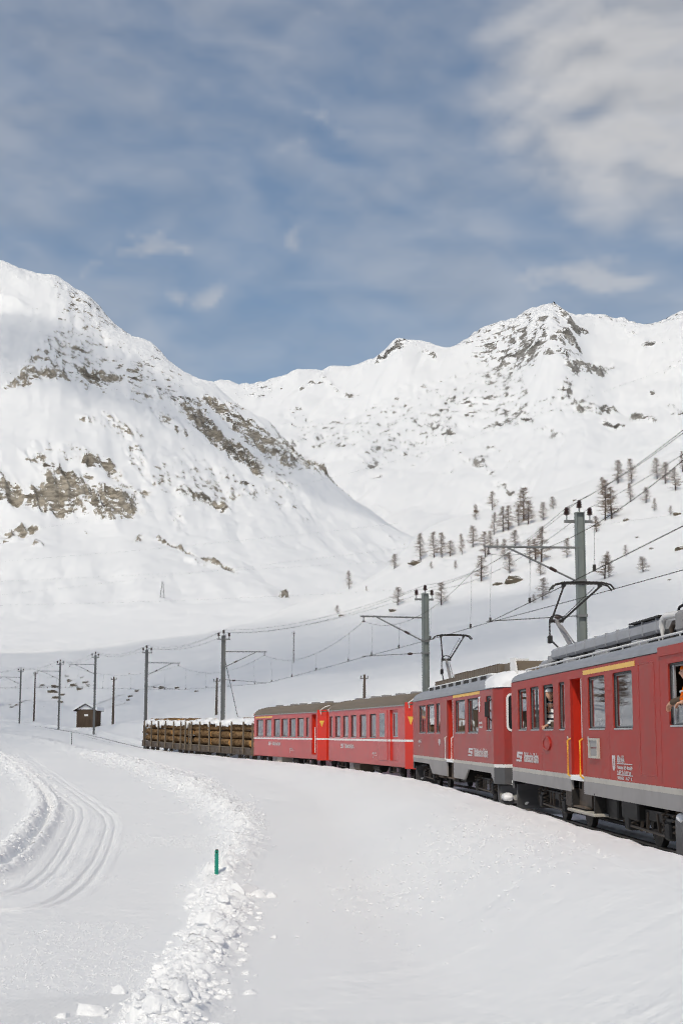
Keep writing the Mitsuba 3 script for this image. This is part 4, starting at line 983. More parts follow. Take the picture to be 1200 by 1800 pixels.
for k, (x0, x1, h) in enumerate(rz_):
    rs = part(carB, 'roof_resistor', bevel_box(x0, x1, -0.72, 0.72, zt + 0.50, zt + 0.50 + h, 0.03), 'roof_brown', FB)
    for x in np.arange(x0 + 0.1, x1 - 0.05, 0.36):
        part(rs, 'fin', box(x, x + 0.05, -0.735, 0.735, zt + 0.48, zt + 0.52 + h), 'brown_iron', FB)
    sm = bevel_box(x0 - 0.02, x1 + 0.02, -0.97, -0.74, zt + 0.42, zt + 0.49, 0.02)
    part(rs, 'snow_strip', sm, 'plain_snow', FB)
for x in np.arange(3.6, 15.5, 0.5):
    part(carB, 'roof_louvre', box(x, x + 0.30, -W + 0.14, -W + 0.30, zt + 0.30, zt + 0.41), 'dark_iron' if int(x * 2) % 3 else 'duct_grey', FB)
part(carB, 'roof_hood', cat(bevel_box(14.8, 16.5, -0.64, 0.7, zt + 0.40, zt + 0.74, 0.05)), 'roof_brown', FB)
part(carB, 'fairing_front', box(16.3, 16.34, -0.70, -0.26, zt + 0.36, zt + 0.80), 'stripe_white', FB)
part(carB, 'white_fairing', slab(Polygon([(16.22, zt + 0.36), (17.1, zt + 0.36), (16.8, zt + 0.80), (16.22, zt + 0.82)]), -0.74, -0.70), 'stripe_white', FB, label='white fairing on the roof front')
part(carB, 'roof_hood', bevel_box(-0.1, 1.5, -0.75, 0.75, zt + 0.34, zt + 0.46, 0.04), 'duct_grey', FB)
# snow lying on the front end of the roof
th = np.linspace(0, np.pi, 17)
prof = np.stack([-np.sign(np.cos(th)) * np.abs(np.cos(th)) ** 0.45, np.sin(th) ** 0.9], 1)
rings = []
for x, ky, kz in [(LB - 1.5, 0.98, 1.06), (LB - 0.9, 1.0, 1.12), (LB - 0.12, 1.01, 1.05), (LB + 0.12, 0.98, 0.95), (LB + 0.32, 0.92, 0.75), (LB + 0.43, 0.87, 0.45)]:
    rings.append(np.stack([np.full(17, x), prof[:, 0] * (W + 0.02) * ky, zt + 0.03 + prof[:, 1] * 0.43 * kz], 1))
part(carB, 'snow_cover', loft(rings), 'plain_snow', FB, smooth=40, label='snow on the front of the roof')
pantograph(carB, FB, 0.9, -0.4, 1.15, zt + 0.42, 4.62, 5.45, label='raised black pantograph on the second railcar')


# ------------------------------------------------------------------ passenger coaches
def coach(label, rear, front, windows, doors, luggage, yellow, name_u, entrance, Wc=1.27, ze=2.95, zb=0.58, L=None):
    F, M = frame_of(rear, front)
    L = float(np.hypot(*(np.array(front) - rear)))
    car = thing('passenger_coach', label, 'railway coach')
    E, I = 0.55, 0.34
    Ls = L - 0.25
    holes = [rounded_rect(a, b, 1.69, 2.70, 0.05) for a, b in windows]
    for a, b in doors:
        holes.append(shapely.box(a, 0.80, b, 2.82))
    if entrance:
        holes.append(shapely.box(entrance[0], 0.80, entrance[1], 2.86))
    side = shapely.box(0, zb, Ls, ze).difference(shapely.union_all(holes))
    side = side.difference(shapely.box(-1, 1.56, L + 1, 1.64))
    part(car, 'side_panel', wall((0, -Wc), (Ls, -Wc), side), 'coach_red', F)
    part(car, 'side_panel', wall((0, Wc), (Ls, Wc), shapely.box(0, zb, Ls, ze), inward=(0, -1)), 'coach_red', F)
    gaps = [shapely.box(a, 0, b, 3) for a, b in doors] + ([shapely.box(entrance[0], 0, entrance[1], 3)] if entrance else [])
    band = shapely.box(0, 1.558, Ls, 1.642)
    if gaps:
        band = band.difference(shapely.union_all(gaps))
    part(car, 'white_stripe', wall((0, -Wc - 0.006), (Ls, -Wc - 0.006), band, 0.056), 'stripe_white', F)
    for end, s in ((Ls, 1), (0, -1)):
        cr = [(end, -Wc), (end + s * E, -Wc + I), (end + s * E, Wc - I), (end, Wc)]
        for k in range(3):
            ln = float(np.hypot(cr[k + 1][0] - cr[k][0], cr[k + 1][1] - cr[k][1]))
            d_ = np.array([cr[k + 1][0] - cr[k][0], cr[k + 1][1] - cr[k][1]]) / ln
            inn = np.array([-d_[1], d_[0]]) * s
            poly = shapely.box(0, zb - 0.05, ln, ze + (0.42 if k == 1 else 0.12))
            if k == 1:
                poly = shapely.box(0, zb - 0.05, ln, ze).union(Polygon([(0, ze), (0.25, ze + 0.26), (0.6, ze + 0.36), (ln - 0.6, ze + 0.36), (ln - 0.25, ze + 0.26), (ln, ze)]))
            e = part(car, 'end_wall', wall(cr[k], cr[k + 1], poly, 0.05, inward=inn), 'coach_red_bright', F)
            part(car, 'end_stripe', wall(cr[k], cr[k + 1], shapely.box(0.0, 1.558, ln, 1.642), 0.006, inward=-inn), 'stripe_white', F)
            if k == 0:
                tri = Polygon([(0.16, 2.52), (0.50, 2.52), (0.33, 2.20)]) if s > 0 else Polygon([(0.16, 2.52), (0.50, 2.52), (0.33, 2.20)])
                part(car, 'warning_triangle', wall(cr[k], cr[k + 1], tri, 0.008, inward=-inn), 'yellow_paint', F, label='yellow warning triangle on the coach end')
            if k == 1:
                part(car, 'gangway_door', wall(cr[k], cr[k + 1], rounded_rect(ln / 2 - 0.42, ln / 2 + 0.42, 0.95, 2.75, 0.06), 0.03, inward=-inn), 'black_rubber', F)
                part(car, 'end_rail', cat(*[bar([end + s * (E + 0.05), y, 1.0], [end + s * (E + 0.05), y, 2.4], 0.02) for y in (-0.75, 0.75)]), 'stripe_white', F)
        part(car, 'cable_loop', tube([[end + s * 0.35, -Wc + 0.1, ze - 0.1], [end + s * 0.42, -Wc + 0.05, ze + 0.1], [end + s * 0.5, -Wc + 0.3, ze + 0.28], [end + s * 0.62, -Wc + 0.5, ze + 0.34]], 0.025, 6), 'stripe_white', F, smooth=50)
    for a, b in windows:
        window(car, F, a, b, 1.69, 2.70, Wc, frame='coach_frame', r=0.05, recess=0.06, fw=0.035)
    for k, (a, b) in enumerate(doors):
        if k == 0 and luggage:
            dd = part(car, 'luggage_door', slab(shapely.box(a, 0.80, b, 2.82).difference(rounded_rect(a + 0.25, b - 0.45, 1.74, 2.70, 0.05)), -Wc - 0.03, -Wc + 0.02), 'coach_red', F, label='wide sliding door with a window')
            ring = rounded_rect(a + 0.25, b - 0.45, 1.74, 2.70, 0.05)
        else:
            dd = part(car, 'door', slab(shapely.box(a, 0.80, b, 2.82).difference(rounded_rect(a + 0.14, b - 0.32, 1.74, 2.70, 0.05)), -Wc + 0.09, -Wc + 0.13), 'coach_red', F, label='entrance door with a window')
            ring = rounded_rect(a + 0.14, b - 0.32, 1.74, 2.70, 0.05)
            part(dd, 'jamb', cat(box(a - 0.02, a, -Wc + 0.051, -Wc + 0.14, 0.80, 2.82), box(b, b + 0.02, -Wc + 0.051, -Wc + 0.14, 0.80, 2.82)), 'coach_red_bright', F)
        yy = -Wc - 0.03 if (k == 0 and luggage) else -Wc + 0.09
        part(dd, 'frame', slab(ring.difference(ring.buffer(-0.035)), yy + 0.005, yy + 0.03), 'aluminium', F)
        part(dd, 'pane', sheet(ring.buffer(-0.03), yy + 0.02), 'window_glass', F)
        part(dd, 'stripe', box(a, b, yy - 0.006, yy, 1.558, 1.642), 'stripe_white', F)
    if entrance:
        a, b = entrance
        dd = part(car, 'door', box(a, b, -Wc + 0.50, -Wc + 0.54, 0.80, 2.86), 'coach_red', F, label='entrance door set back at the coach end')
        part(dd, 'jamb', cat(box(a - 0.03, a, -Wc + 0.051, -Wc + 0.5, 0.80, 2.86), box(b, b + 0.03, -Wc + 0.051, -Wc + 0.5, 0.80, 2.86)), 'coach_red_bright', F)
        part(dd, 'handrail', bar([b - 0.02, -Wc - 0.05, 0.9], [b - 0.02, -Wc - 0.05, 2.2], 0.025), 'stripe_white', F)
    if yellow:
        part(car, 'first_class_line', box(yellow[0], yellow[1], -Wc - 0.006, -Wc + 0.01, 2.79, 2.87), 'yellow_paint', F)
    part(car, 'railway_emblem', emblem(name_u, 1.21, 0.20, -Wc - 0.004), 'letter_grey', F)
    part(car, 'lettering', lettering('Rhätische Bahn', 0.19, name_u + 0.98, 1.22, -Wc - 0.004, width=2.1), 'letter_grey', F)
    part(car, 'data_text', cat(lettering('AB 1541', 0.08, L - 6.2, 1.02, -Wc - 0.004, width=0.7), slab(shapely.box(L - 6.2, 0.97, L - 5.3, 0.985), -Wc - 0.004, -Wc - 0.007), lettering('15 t', 0.06, L - 6.2, 0.86, -Wc - 0.004)), 'letter_grey', F)
    part(car, 'cabin', cat(box(0, Ls, -Wc + 0.06, Wc - 0.06, 0.75, 0.8), box(0, Ls, -Wc + 0.06, Wc - 0.06, 2.88, 2.92), *[box(x, x + 0.03, -Wc + 0.07, Wc - 0.07, 0.8, 2.88) for x in (3.8, 9.0, 11.2)]), 'interior_brown', F)
    for u in np.arange(0.6, 10.5, 1.75):
        part(car, 'seat_row', cat(box(u - 0.06, u + 0.06, -Wc + 0.12, -0.25, 0.8, 1.95), box(u - 0.06, u + 0.06, 0.3, Wc - 0.12, 0.8, 1.95)), 'interior_brown', F)
    part(car, 'roof', roof_shell(Ls, Wc, ze, 0.52, E, I, flat=0.7), 'roof_brown', F, smooth=40)
    part(car, 'roof_edge', cat(*[box(0, Ls, s * (Wc + 0.02) - 0.02, s * (Wc + 0.02) + 0.02, ze - 0.01, ze + 0.035) for s in (-1, 1)]), 'skirt_grey', F)
    for s in (-1, 1):
        part(car, 'roof_rib', cat(*[box(0.3, Ls - 0.3, s * y - 0.02, s * y + 0.02, ze + z, ze + z + 0.03) for y, z in ((0.98, 0.33), (0.6, 0.465))]), 'roof_brown', F)
    for u in (1.5, 5.2, 7.4, 10.2, 13.0):
        part(car, 'roof_vent', cat(bevel_box(u, u + 0.5, -0.28, 0.1, ze + 0.46, ze + 0.62, 0.03)), 'skirt_grey', F)
    for u in (2.6, L - 2.7):
        bogie(car, F, u, Wc, base=1.8, r=0.36, springs=False)
    part(car, 'underframe', cat(box(0.2, L - 0.4, -0.5, 0.5, 0.50, 0.75), *[box(x, x + 0.06, -Wc + 0.12, Wc - 0.12, zb + 0.02, 0.76) for x in np.arange(0.6, L - 0.5, 1.9)]), 'dark_iron', F)
    part(car, 'battery_box', cat(bevel_box(4.6, 5.5, -Wc + 0.12, -0.5, 0.22, 0.60, 0.03)), 'skirt_grey', F)
    part(car, 'battery_box', cat(bevel_box(5.7, 6.9, -Wc + 0.12, -0.5, 0.18, 0.60, 0.03)), 'stripe_beige' if entrance else 'brown_iron', F)
    part(car, 'air_tank', disc_cyl([8.8, -0.6, 0.42], [1, 0, 0], 0.2, 1.3, 14), 'dark_iron', F, smooth=40)
    for s, u in ((1, Ls + 0.3), (-1, -0.3)):
        coupling(car, F, u, s)
        part(car, 'buffer_beam', box(u - 0.06, u + 0.06, -Wc + 0.3, Wc - 0.3, 0.52, 0.78), 'dark_iron', F)
        part(car, 'hose', tube([[u + s * 0.1, -0.7, 0.7], [u + s * 0.25, -0.72, 0.45], [u + s * 0.5, -0.68, 0.35]], 0.022, 6), 'black_rubber', F, smooth=60)
    return car, F, M, L


paint('coach_red_bright', (0.62, 0.028, 0.012), 0.34, grime=0.25)
paint('coach_frame', (0.16, 0.05, 0.045), 0.5)
nC2, nC1 = np.array([0.982, 0.194]), np.array([0.964, 0.267])
rC2, fC2 = np.array((-0.62, 73.5)), np.array((2.49, 57.4))
coach('red coach with a brown roof and wide luggage door, just behind the second railcar', tuple(rC2 + nC2 * 1.27), tuple(fC2 + nC2 * 1.27),
      [(0.15, 0.95), (1.62, 2.95), (3.6, 4.9), (5.5, 6.75), (7.45, 8.9), (9.6, 10.9)], [(11.45, 13.15), (13.5, 14.95)], True, None, 3.1, None)
rC1, fC1 = np.array((-5.32, 91.0)), np.array((-1.17, 76.0))
coach('red coach with a first-class line above its windows, in front of the log wagons', tuple(rC1 + nC1 * 1.27), tuple(fC1 + nC1 * 1.27),
      [(0.7, 2.55), (3.1, 4.75), (5.35, 6.95), (7.3, 8.85), (9.2, 10.65), (11.05, 12.45), (12.95, 13.6)], [], False, (0.40, 4.93), 4.0, (14.15, 15.1))

# ------------------------------------------------------------------ log wagons
def bark_color(p, n, uv):
    s = fbm(p.x * 5.0, p.y * 5.0, p.z * 9.0, 4)
    return mix((0.10, 0.060, 0.034), (0.33, 0.205, 0.105), smoothstep(0.25, 0.75, s))


def cut_color(p, n, uv):
    s = fbm(p.x * 14.0, p.y * 14.0, p.z * 14.0, 3)
    return mix((0.42, 0.20, 0.07), (0.66, 0.40, 0.17), smoothstep(0.3, 0.7, s))


scene['bark'] = {'type': 'diffuse', 'reflectance': proc(bark_color)}
scene['cut_wood'] = {'type': 'diffuse', 'reflectance': proc(cut_color)}
LW0, LW1 = np.array((-16.7, 125.0)), np.array((-5.61, 93.0))
tL = (LW1 - LW0) / np.linalg.norm(LW1 - LW0)
nL = np.array([-tL[1], tL[0]])
WL = 1.22
STAKES = [[1.39, 4.18, 6.78, 9.44, 12.27, 14.71, 16.2], [18.1, 20.6, 23.4, 26.35, 29.29, 32.2]]
WHICH = ['rear', 'front']
for wi, (u0, u1) in enumerate([(0.25, 16.7), (17.4, 33.75)]):
    o, e = LW0 + tL * u0 + nL * WL, LW0 + tL * u1 + nL * WL
    za, zb_ = rail_z(o[1]), rail_z(e[1])
    F, M = frame_of(tuple(o), tuple(e), za, zb_)
    L = u1 - u0
    car = thing('log_wagon', f'brown flat wagon with stakes, the {WHICH[wi]} one of the two loaded with logs', 'flat wagon')
    part(car, 'deck', cat(box(0, L, -WL, WL, 0.84, 0.93)), 'brown_iron', F)
    for s in (-1, 1):
        part(car, 'sole_bar', cat(box(0, L, s * (WL - 0.05) - 0.04, s * (WL - 0.05) + 0.04, 0.55, 0.84), box(0, L, s * (WL - 0.02) - 0.06, s * (WL - 0.02) + 0.06, 0.52, 0.56), *[box(x, x + 0.05, s * WL - 0.03, s * WL + 0.03, 0.56, 0.84) for x in np.arange(0.8, L, 1.3)]), 'brown_iron', F)
        part(car, 'side_board', box(0.05, L - 0.05, s * (WL + 0.02) - 0.02, s * (WL + 0.02) + 0.02, 0.93, 0.985), 'rust_stake', F)
    for a in STAKES[wi]:
        for s in (-1, 1):
            part(car, 'stake', cat(tube([[a - u0, s * (WL + 0.05), 0.58], [a - u0, s * (WL + 0.05), 2.60]], [0.085, 0.055], 4)), 'rust_stake', F)
    for x in (0.04, L - 0.04):
        part(car, 'end_wall', cat(*[box(x - 0.03, x + 0.03, y - 0.05, y + 0.05, 0.93, 2.5) for y in (-1.1, -0.4, 0.4, 1.1)], box(x - 0.03, x + 0.03, -WL, WL, 1.6, 1.7), box(x - 0.04, x + 0.04, -WL, WL, 0.5, 0.93)), 'rust_stake', F)
    for u in (2.3, L - 2.3):
        bogie(car, F, u, WL, base=1.8, r=0.36, springs=False, bsdf='brown_iron')
    for s, u in ((1, L), (-1, 0)):
        coupling(car, F, u, s)
    part(car, 'truss', cat(tube([[3.6, -WL + 0.1, 0.56], [6.0, -WL + 0.1, 0.30], [L - 6.0, -WL + 0.1, 0.30], [L - 3.6, -WL + 0.1, 0.56]], 0.04, 6), *[bar([x, -WL + 0.1, 0.3], [x, -WL + 0.1, 0.6], 0.03) for x in (6.0, L / 2, L - 6.0)]), 'brown_iron', F)
    # logs: three stacks of four layers
    per = (L - 0.5) / 3
    snow_pts = []
    for k in range(3):
        rows = [('bottom', 1.235, 0.285, 4), ('middle', 1.76, 0.245, 4), ('upper', 2.20, 0.205, 5), ('topmost', 2.53, 0.16, 6)]
        for li, (nm, z, r, n) in enumerate(rows):
            for j in range(n):
                top_shift = 0.0
                if li == 3 and j == 0:
                    continue
                rad = r * rng.uniform(0.86, 1.06)
                y = -WL + 0.16 + rad + j * (2 * WL - 0.32 - 2 * r) / (n - 1)
                x0 = 0.22 + k * per + rng.uniform(0.0, 0.30)
                x1 = x0 + per - rng.uniform(0.35, 0.85)
                zz = z + rng.uniform(-0.02, 0.02)
                if li == 3:
                    zz += 0.12 * math.sin(math.pi * j / (n - 1)) + rng.uniform(-0.04, 0.10)
                ax = np.linspace(x0, x1, 5)
                rr_ = rad * np.linspace(1.0, 0.88, 5) * (1 + rng.uniform(-0.03, 0.03, 5))
                pts = np.stack([ax, y + rng.uniform(-0.012, 0.012, 5), zz + rng.uniform(-0.012, 0.012, 5)], 1)
                st = ['first', 'middle', 'last'][2 - k]
                if j == 0:
                    lab = f'{nm} log facing the camera in the {st} stack of the {WHICH[wi]} wagon'
                    grp = 'logs in the camera side of the wagon loads'
                elif li == 3:
                    lab = f'snowy log on top of the {st} stack of the {WHICH[wi]} log wagon'
                    grp = f'top logs of the {st} stack on the {WHICH[wi]} wagon'
                else:
                    lab = f'log inside the {st} stack of the {WHICH[wi]} log wagon'
                    grp = f'inner logs of the {st} stack on the {WHICH[wi]} wagon'
                key = thing('log', lab, 'log', grp)
                part(key, 'bark', tube(pts, rr_, 12, closed_ends=False), 'bark', F, smooth=50)
                for xe, re, c, s in ((x0, rr_[0], pts[0], -1), (x1, rr_[-1], pts[-1], 1)):
                    m = disc_cyl([xe + s * 0.002, c[1], c[2]], [1, 0, 0], re * 0.99, 0.012, 12)
                    part(key, 'cut_end', m, 'cut_wood', F)
    # snow lying on the load
    xs, ys = np.linspace(0.1, L - 0.15, 150), np.linspace(-WL + 0.02, WL - 0.05, 22)
    XX, YY = np.meshgrid(xs, ys, indexing='ij')
    q = np.stack([XX * 1.1 + wi * 40, YY * 1.6, XX * 0], -1)
    h = 2.60 + 0.16 * np.sin(np.pi * (YY + WL) / (2 * WL)) ** 0.7 + 0.28 * (meshkit.fbm(q, 4, 81) - 0.5) + (0.05 if wi else -0.06)
    edge = np.minimum(YY + WL, WL - YY)
    h = h - 0.16 * np.exp(-(edge / 0.12) ** 2) - (0.25 * np.clip((meshkit.fbm(q * 1.7 + 9, 3, 83) - 0.56) * 8, 0, 1) if wi == 0 else 0.18 * np.clip((meshkit.fbm(q * 1.7 + 9, 3, 83) - 0.60) * 8, 0, 1))
    top = np.stack([XX, YY, h], -1)
    bot = top.copy(); bot[..., 2] = np.minimum(h - 0.10, 2.46)
    v, f = grid_mesh(top)
    v2, f2 = grid_mesh(bot)
    nn = len(v)
    r_, c_ = XX.shape
    ring = np.concatenate([np.arange(c_), np.arange(1, r_) * c_ + c_ - 1, (r_ - 1) * c_ + np.arange(c_ - 2, -1, -1), np.arange(r_ - 2, 0, -1) * c_])
    nx = np.roll(ring, -1)
    m = trimesh.Trimesh(np.vstack([v, v2]), np.vstack([f, f2[:, ::-1] + nn, np.stack([ring, ring + nn, nx], 1), np.stack([nx, ring + nn, nx + nn], 1)]), process=False)
    m.fix_normals()
    thing('snow_blanket', f'uneven snow lying on the logs of the {WHICH[wi]} log wagon', 'snow', shape={**ply(m, 'plain_snow', smooth=50), 'to_world': F})

# masts: base x, y, top z;  poles: x, y, top z
MASTS = [(7.31, 45.00, 8.58), (3.74, 66.00, 8.06), (-8.03, 101.00, 8.47), (-16.53, 126.00, 8.90), (-27.66, 167.04, 10.61), (-35.46, 187.39, 10.74), (-47.49, 220.35, 11.21), ]
POLES = [(-49.42, 240.01, 11.77), (-26.96, 176.22, 8.54), (-13.11, 156.47, 7.67), (2.01, 131.54, 7.05), (-8.77, 271.70, 20.45), ]
POWER_LINES = [[(72.00, 260.00, 71.45), (38.85, 330.00, 71.67), (-4.92, 420.00, 74.48), (-74.81, 520.00, 78.85), (-173.73, 640.00, 85.32)], [(16.32, 420.00, 61.57), (-48.83, 420.00, 54.67), (-113.73, 420.00, 49.43)], [(16.25, 420.00, 50.74), (-48.70, 420.00, 47.14), (-113.52, 420.00, 44.21)], [(16.21, 420.00, 42.42), (-48.57, 420.00, 39.33), (-113.26, 420.00, 37.87)], [(40.88, 150.00, 25.55), (11.62, 300.00, 39.23), (-111.07, 480.00, 46.54), (-134.91, 500.00, 46.66)], ]
PYLON = (-91.2, 751.3)


# ------------------------------------------------------------------ people
def head_mesh(c, face, r=0.105):
    """A head: skull narrowing to the chin, brow, nose, lips and ears; face = direction looked at (plan)."""
    m = trimesh.creation.icosphere(subdivisions=3, radius=1.0)
    v = m.vertices * np.array([0.92, 0.80, 1.14])
    low = np.clip(-v[:, 2] / 1.14, 0, 1)
    v[:, 1] *= 1 - 0.34 * low ** 1.5
    v[:, 0] *= 1 - 0.12 * low
    v[:, 0] += 0.10 * low
    nose = np.exp(-((v[:, 1] / 0.13) ** 2 + ((v[:, 2] + 0.12) / 0.20) ** 2)) * (v[:, 0] > 0)
    v[:, 0] += 0.24 * nose
    sock = sum(np.exp(-(((v[:, 1] - s * 0.30) / 0.15) ** 2 + ((v[:, 2] - 0.10) / 0.10) ** 2)) for s in (-1, 1)) * (v[:, 0] > 0)
    v[:, 0] -= 0.09 * sock
    lips = np.exp(-((v[:, 1] / 0.22) ** 2 + ((v[:, 2] + 0.55) / 0.07) ** 2)) * (v[:, 0] > 0)
    v[:, 0] += 0.06 * lips
    ears = [lumpy(0.17, 3, 1, (0.7, 0.35, 1.2), 0.1) for _ in range(2)]
    for s, e in zip((-1, 1), ears):
        e.apply_translation([-0.05, s * 0.80, -0.05])
    out = cat(trimesh.Trimesh(v, m.faces, process=False), *ears)
    eyes = cat(*[trimesh.creation.icosphere(subdivisions=1, radius=0.09) for _ in range(2)])
    half = len(eyes.vertices) // 2
    eyes.vertices[:half] += [0.80, -0.30, 0.10]
    eyes.vertices[half:] += [0.80, 0.30, 0.10]
    f = np.array([*face, 0.0]); f /= np.linalg.norm(f)
    R = np.stack([f, [-f[1], f[0], 0], [0, 0, 1]], 1)
    for q in (out, eyes):
        q.vertices = (q.vertices * r) @ R.T + np.array(c)
    return out, eyes


def hand_chains(wrist, along, side, droop, s=1.0):
    """Palm, four curved fingers and a thumb."""
    a, b, n = (np.array(x, float) / np.linalg.norm(x) for x in (along, side, droop))
    w = np.array(wrist, float)
    chains = [[(w, 0.026 * s), (w + a * 0.035 * s, 0.030 * s)]]
    for k, (o, ln) in enumerate(zip((-0.030, -0.010, 0.010, 0.029), (0.066, 0.078, 0.074, 0.058))):
        k0 = w + a * 0.082 * s + b * o * s
        chains.append([(w + a * 0.02 * s + b * o * 0.6 * s, 0.016 * s), (k0, 0.013 * s)])
        k1 = k0 + (a * 0.75 + n * 0.65) * ln * 0.45 * s
        k2 = k1 + (a * 0.35 + n * 0.95) * ln * 0.32 * s
        k3 = k2 + (a * 0.10 + n * 1.0) * ln * 0.24 * s
        chains.append([(k0, 0.0105 * s), (k1, 0.0095 * s), (k2, 0.0088 * s), (k3, 0.0075 * s)])
    t0 = w + a * 0.025 * s - b * 0.026 * s
    t1 = t0 + (a * 0.6 - b * 0.8) * 0.036 * s
    chains.append([(t0, 0.015 * s), (t1, 0.012 * s), (t1 + (a * 0.9 - b * 0.2 + n * 0.3) * 0.030 * s, 0.010 * s)])
    return chains


def stripe_color(p, n, uv):
    s = 0.5 + 0.5 * dr.sin((p.z + 0.03 * noise(p.x * 6.0, p.y * 6.0, 1.0)) * (2 * math.pi / 0.12))
    return mix((0.80, 0.79, 0.78), (0.05, 0.055, 0.07), smoothstep(0.62, 0.72, s))


scene['striped_wool'] = {'type': 'diffuse', 'reflectance': proc(stripe_color)}
scene['skin'] = {'type': 'principled', 'base_color': {'type': 'rgb', 'value': [0.60, 0.33, 0.22]}, 'roughness': 0.5, 'specular': 0.4}
scene['orange_cloth'] = {'type': 'diffuse', 'reflectance': {'type': 'rgb', 'value': [0.70, 0.13, 0.015]}}
scene['dark_cloth'] = {'type': 'diffuse', 'reflectance': {'type': 'rgb', 'value': [0.035, 0.035, 0.045]}}
scene['brown_cloth'] = {'type': 'diffuse', 'reflectance': {'type': 'rgb', 'value': [0.13, 0.095, 0.07]}}
scene['white_cloth'] = {'type': 'diffuse', 'reflectance': {'type': 'rgb', 'value': [0.75, 0.75, 0.74]}}
scene['reflective_tape'] = {'type': 'twosided', 'bsdf': {'type': 'diffuse', 'reflectance': {'type': 'rgb', 'value': [0.75, 0.74, 0.73]}}}
scene['hair_brown'] = {'type': 'diffuse', 'reflectance': {'type': 'rgb', 'value': [0.06, 0.035, 0.02]}}


def person(label, F, hip, chest, neck, head, face, arms, feet, coat, legs, sleeve=None, cap=None, headr=0.105):
    key = thing('person', label, 'person')
    hip, chest, neck, head = (np.array(v, float) for v in (hip, chest, neck, head))
    lat = np.array([-face[1], face[0], 0.0]); lat /= np.linalg.norm(lat)
    hm, eyes = head_mesh(head, face, headr)
    skin = [[(neck - [0, 0, 0.10], 0.07), (neck, 0.056), (head - [0, 0, 0.05], 0.055)], [(hip, 0.11), (chest, 0.115), (neck - [0, 0, 0.10], 0.06)]]
    body = [[(hip + lat * 0.07, 0.135), (chest + lat * 0.09, 0.14)], [(hip - lat * 0.07, 0.135), (chest - lat * 0.09, 0.14)], [(chest + lat * 0.15 + [0, 0, 0.06], 0.085), (neck - [0, 0, 0.06], 0.07), (chest - lat * 0.15 + [0, 0, 0.06], 0.085)]]
    sleeves = []
    for k, (sh, el, wr, along, side, droop) in enumerate(arms):
        sh, el, wr = (np.array(v, float) for v in (sh, el, wr))
        skin += [[(sh, 0.045), (el, 0.038), (wr, 0.027)]] + hand_chains(wr, along, side, droop)
        body.append([(sh, 0.072), (el, 0.058)])
        sleeves.append([(el, 0.057), (wr - (wr - el) * 0.12, 0.043)])
    base = hull_chain(skin, 0.02, 4)
    part(key, 'body', cat(base, hm), 'skin', F, smooth=True)
    for e in eyes.split(only_watertight=False):
        part(key, 'eye', e, 'dark_cloth', F, smooth=True)
    part(key, 'jacket' if sleeve else 'sweater', hull_chain(body + ([] if sleeve else sleeves), 0.03, 6), coat, F, smooth=True)
    if sleeve:
        part(key, 'sleeve', hull_chain(sleeves, 0.025, 4), sleeve, F, smooth=True)
    lg = []
    for s, ft in zip((-1, 1), feet):
        ft = np.array(ft, float)
        hp = hip + lat * s * 0.09 - [0, 0, 0.04]
        kn = (hp + ft) / 2 + np.array([face[0], face[1], 0]) * 0.04
        lg += [[(hp, 0.10), (kn, 0.068), (ft + [0, 0, 0.08], 0.05)], [(ft + [0, 0, 0.04], 0.045), (ft + [face[0] * 0.16, face[1] * 0.16, 0.035], 0.04)]]
    part(key, 'trousers', hull_chain(lg, 0.04, 4), legs, F, smooth=True)
    if cap:
        m = trimesh.creation.icosphere(subdivisions=3, radius=headr * 1.08)
        m = m.slice_plane([0, 0, headr * 0.30], [0, 0, 1])
        m.vertices = m.vertices * [1, 0.95, 1.15] + head
        part(key, 'cap', m, cap, F, smooth=True)
    m = trimesh.creation.icosphere(subdivisions=3, radius=headr * 1.03)
    m = m.slice_plane([0, 0, 0], np.array([-face[0], -face[1], 0.35]))
    m.vertices = m.vertices * [1, 0.92, 1.14] + head
    part(key, 'hair', m, 'hair_brown', F, smooth=True)
    return key


person('passenger in a striped pullover and pale cap at the third window of the nearest railcar', FA,
       (3.72, -1.02, 1.98), (3.74, -1.08, 2.34), (3.98, -1.14, 2.58), (4.20, -1.20, 2.70), (0.55, -0.83),
       [((3.60, -1.12, 2.46), (3.62, -1.17, 2.18), (3.90, -1.26, 2.04), (1, -0.3, -0.2), (0.3, 1, 0), (0, -0.2, -1)), ((3.92, -1.08, 2.46), (4.08, -1.10, 2.18), (4.20, -1.26, 2.04), (0.5, -1, -0.2), (1, 0.5, 0), (0, -0.2, -1))],
       [(3.65, -0.95, 1.05), (3.85, -0.95, 1.05)], 'striped_wool', 'dark_cloth', cap='white_cloth')
drv = person('person in an orange jacket resting a hand on the lowered front window', FA,
             (14.31, -0.98, 1.95), (14.24, -1.05, 2.36), (14.22, -1.10, 2.60), (14.22, -1.15, 2.74), (-0.25, -0.97),
             [((14.08, -1.12, 2.50), (14.52, -1.30, 2.35), (14.14, -1.375, 2.31), (-0.85, -0.10, -0.55), (0.1, -1, 0), (-0.3, 0, -1)), ((14.46, -1.08, 2.49), (14.74, -1.16, 2.26), (14.64, -1.33, 2.31), (-0.6, -0.7, -0.2), (0.7, -0.7, 0), (0, -0.2, -1))],
             [(14.21, -0.9, 1.05), (14.41, -0.88, 1.05)], 'orange_cloth', 'dark_cloth', sleeve='brown_cloth', cap='orange_cloth')
for z in (2.26, 2.46):
    ring = [[14.26 + 0.245 * math.cos(t), -1.03 - 0.2 * (z - 2.2) + 0.17 * math.sin(t), z] for t in np.linspace(0, 2 * math.pi, 25)]
    part(drv, 'reflective_band', tube(ring, 0.022, 6), 'reflective_tape', FA, smooth=True)


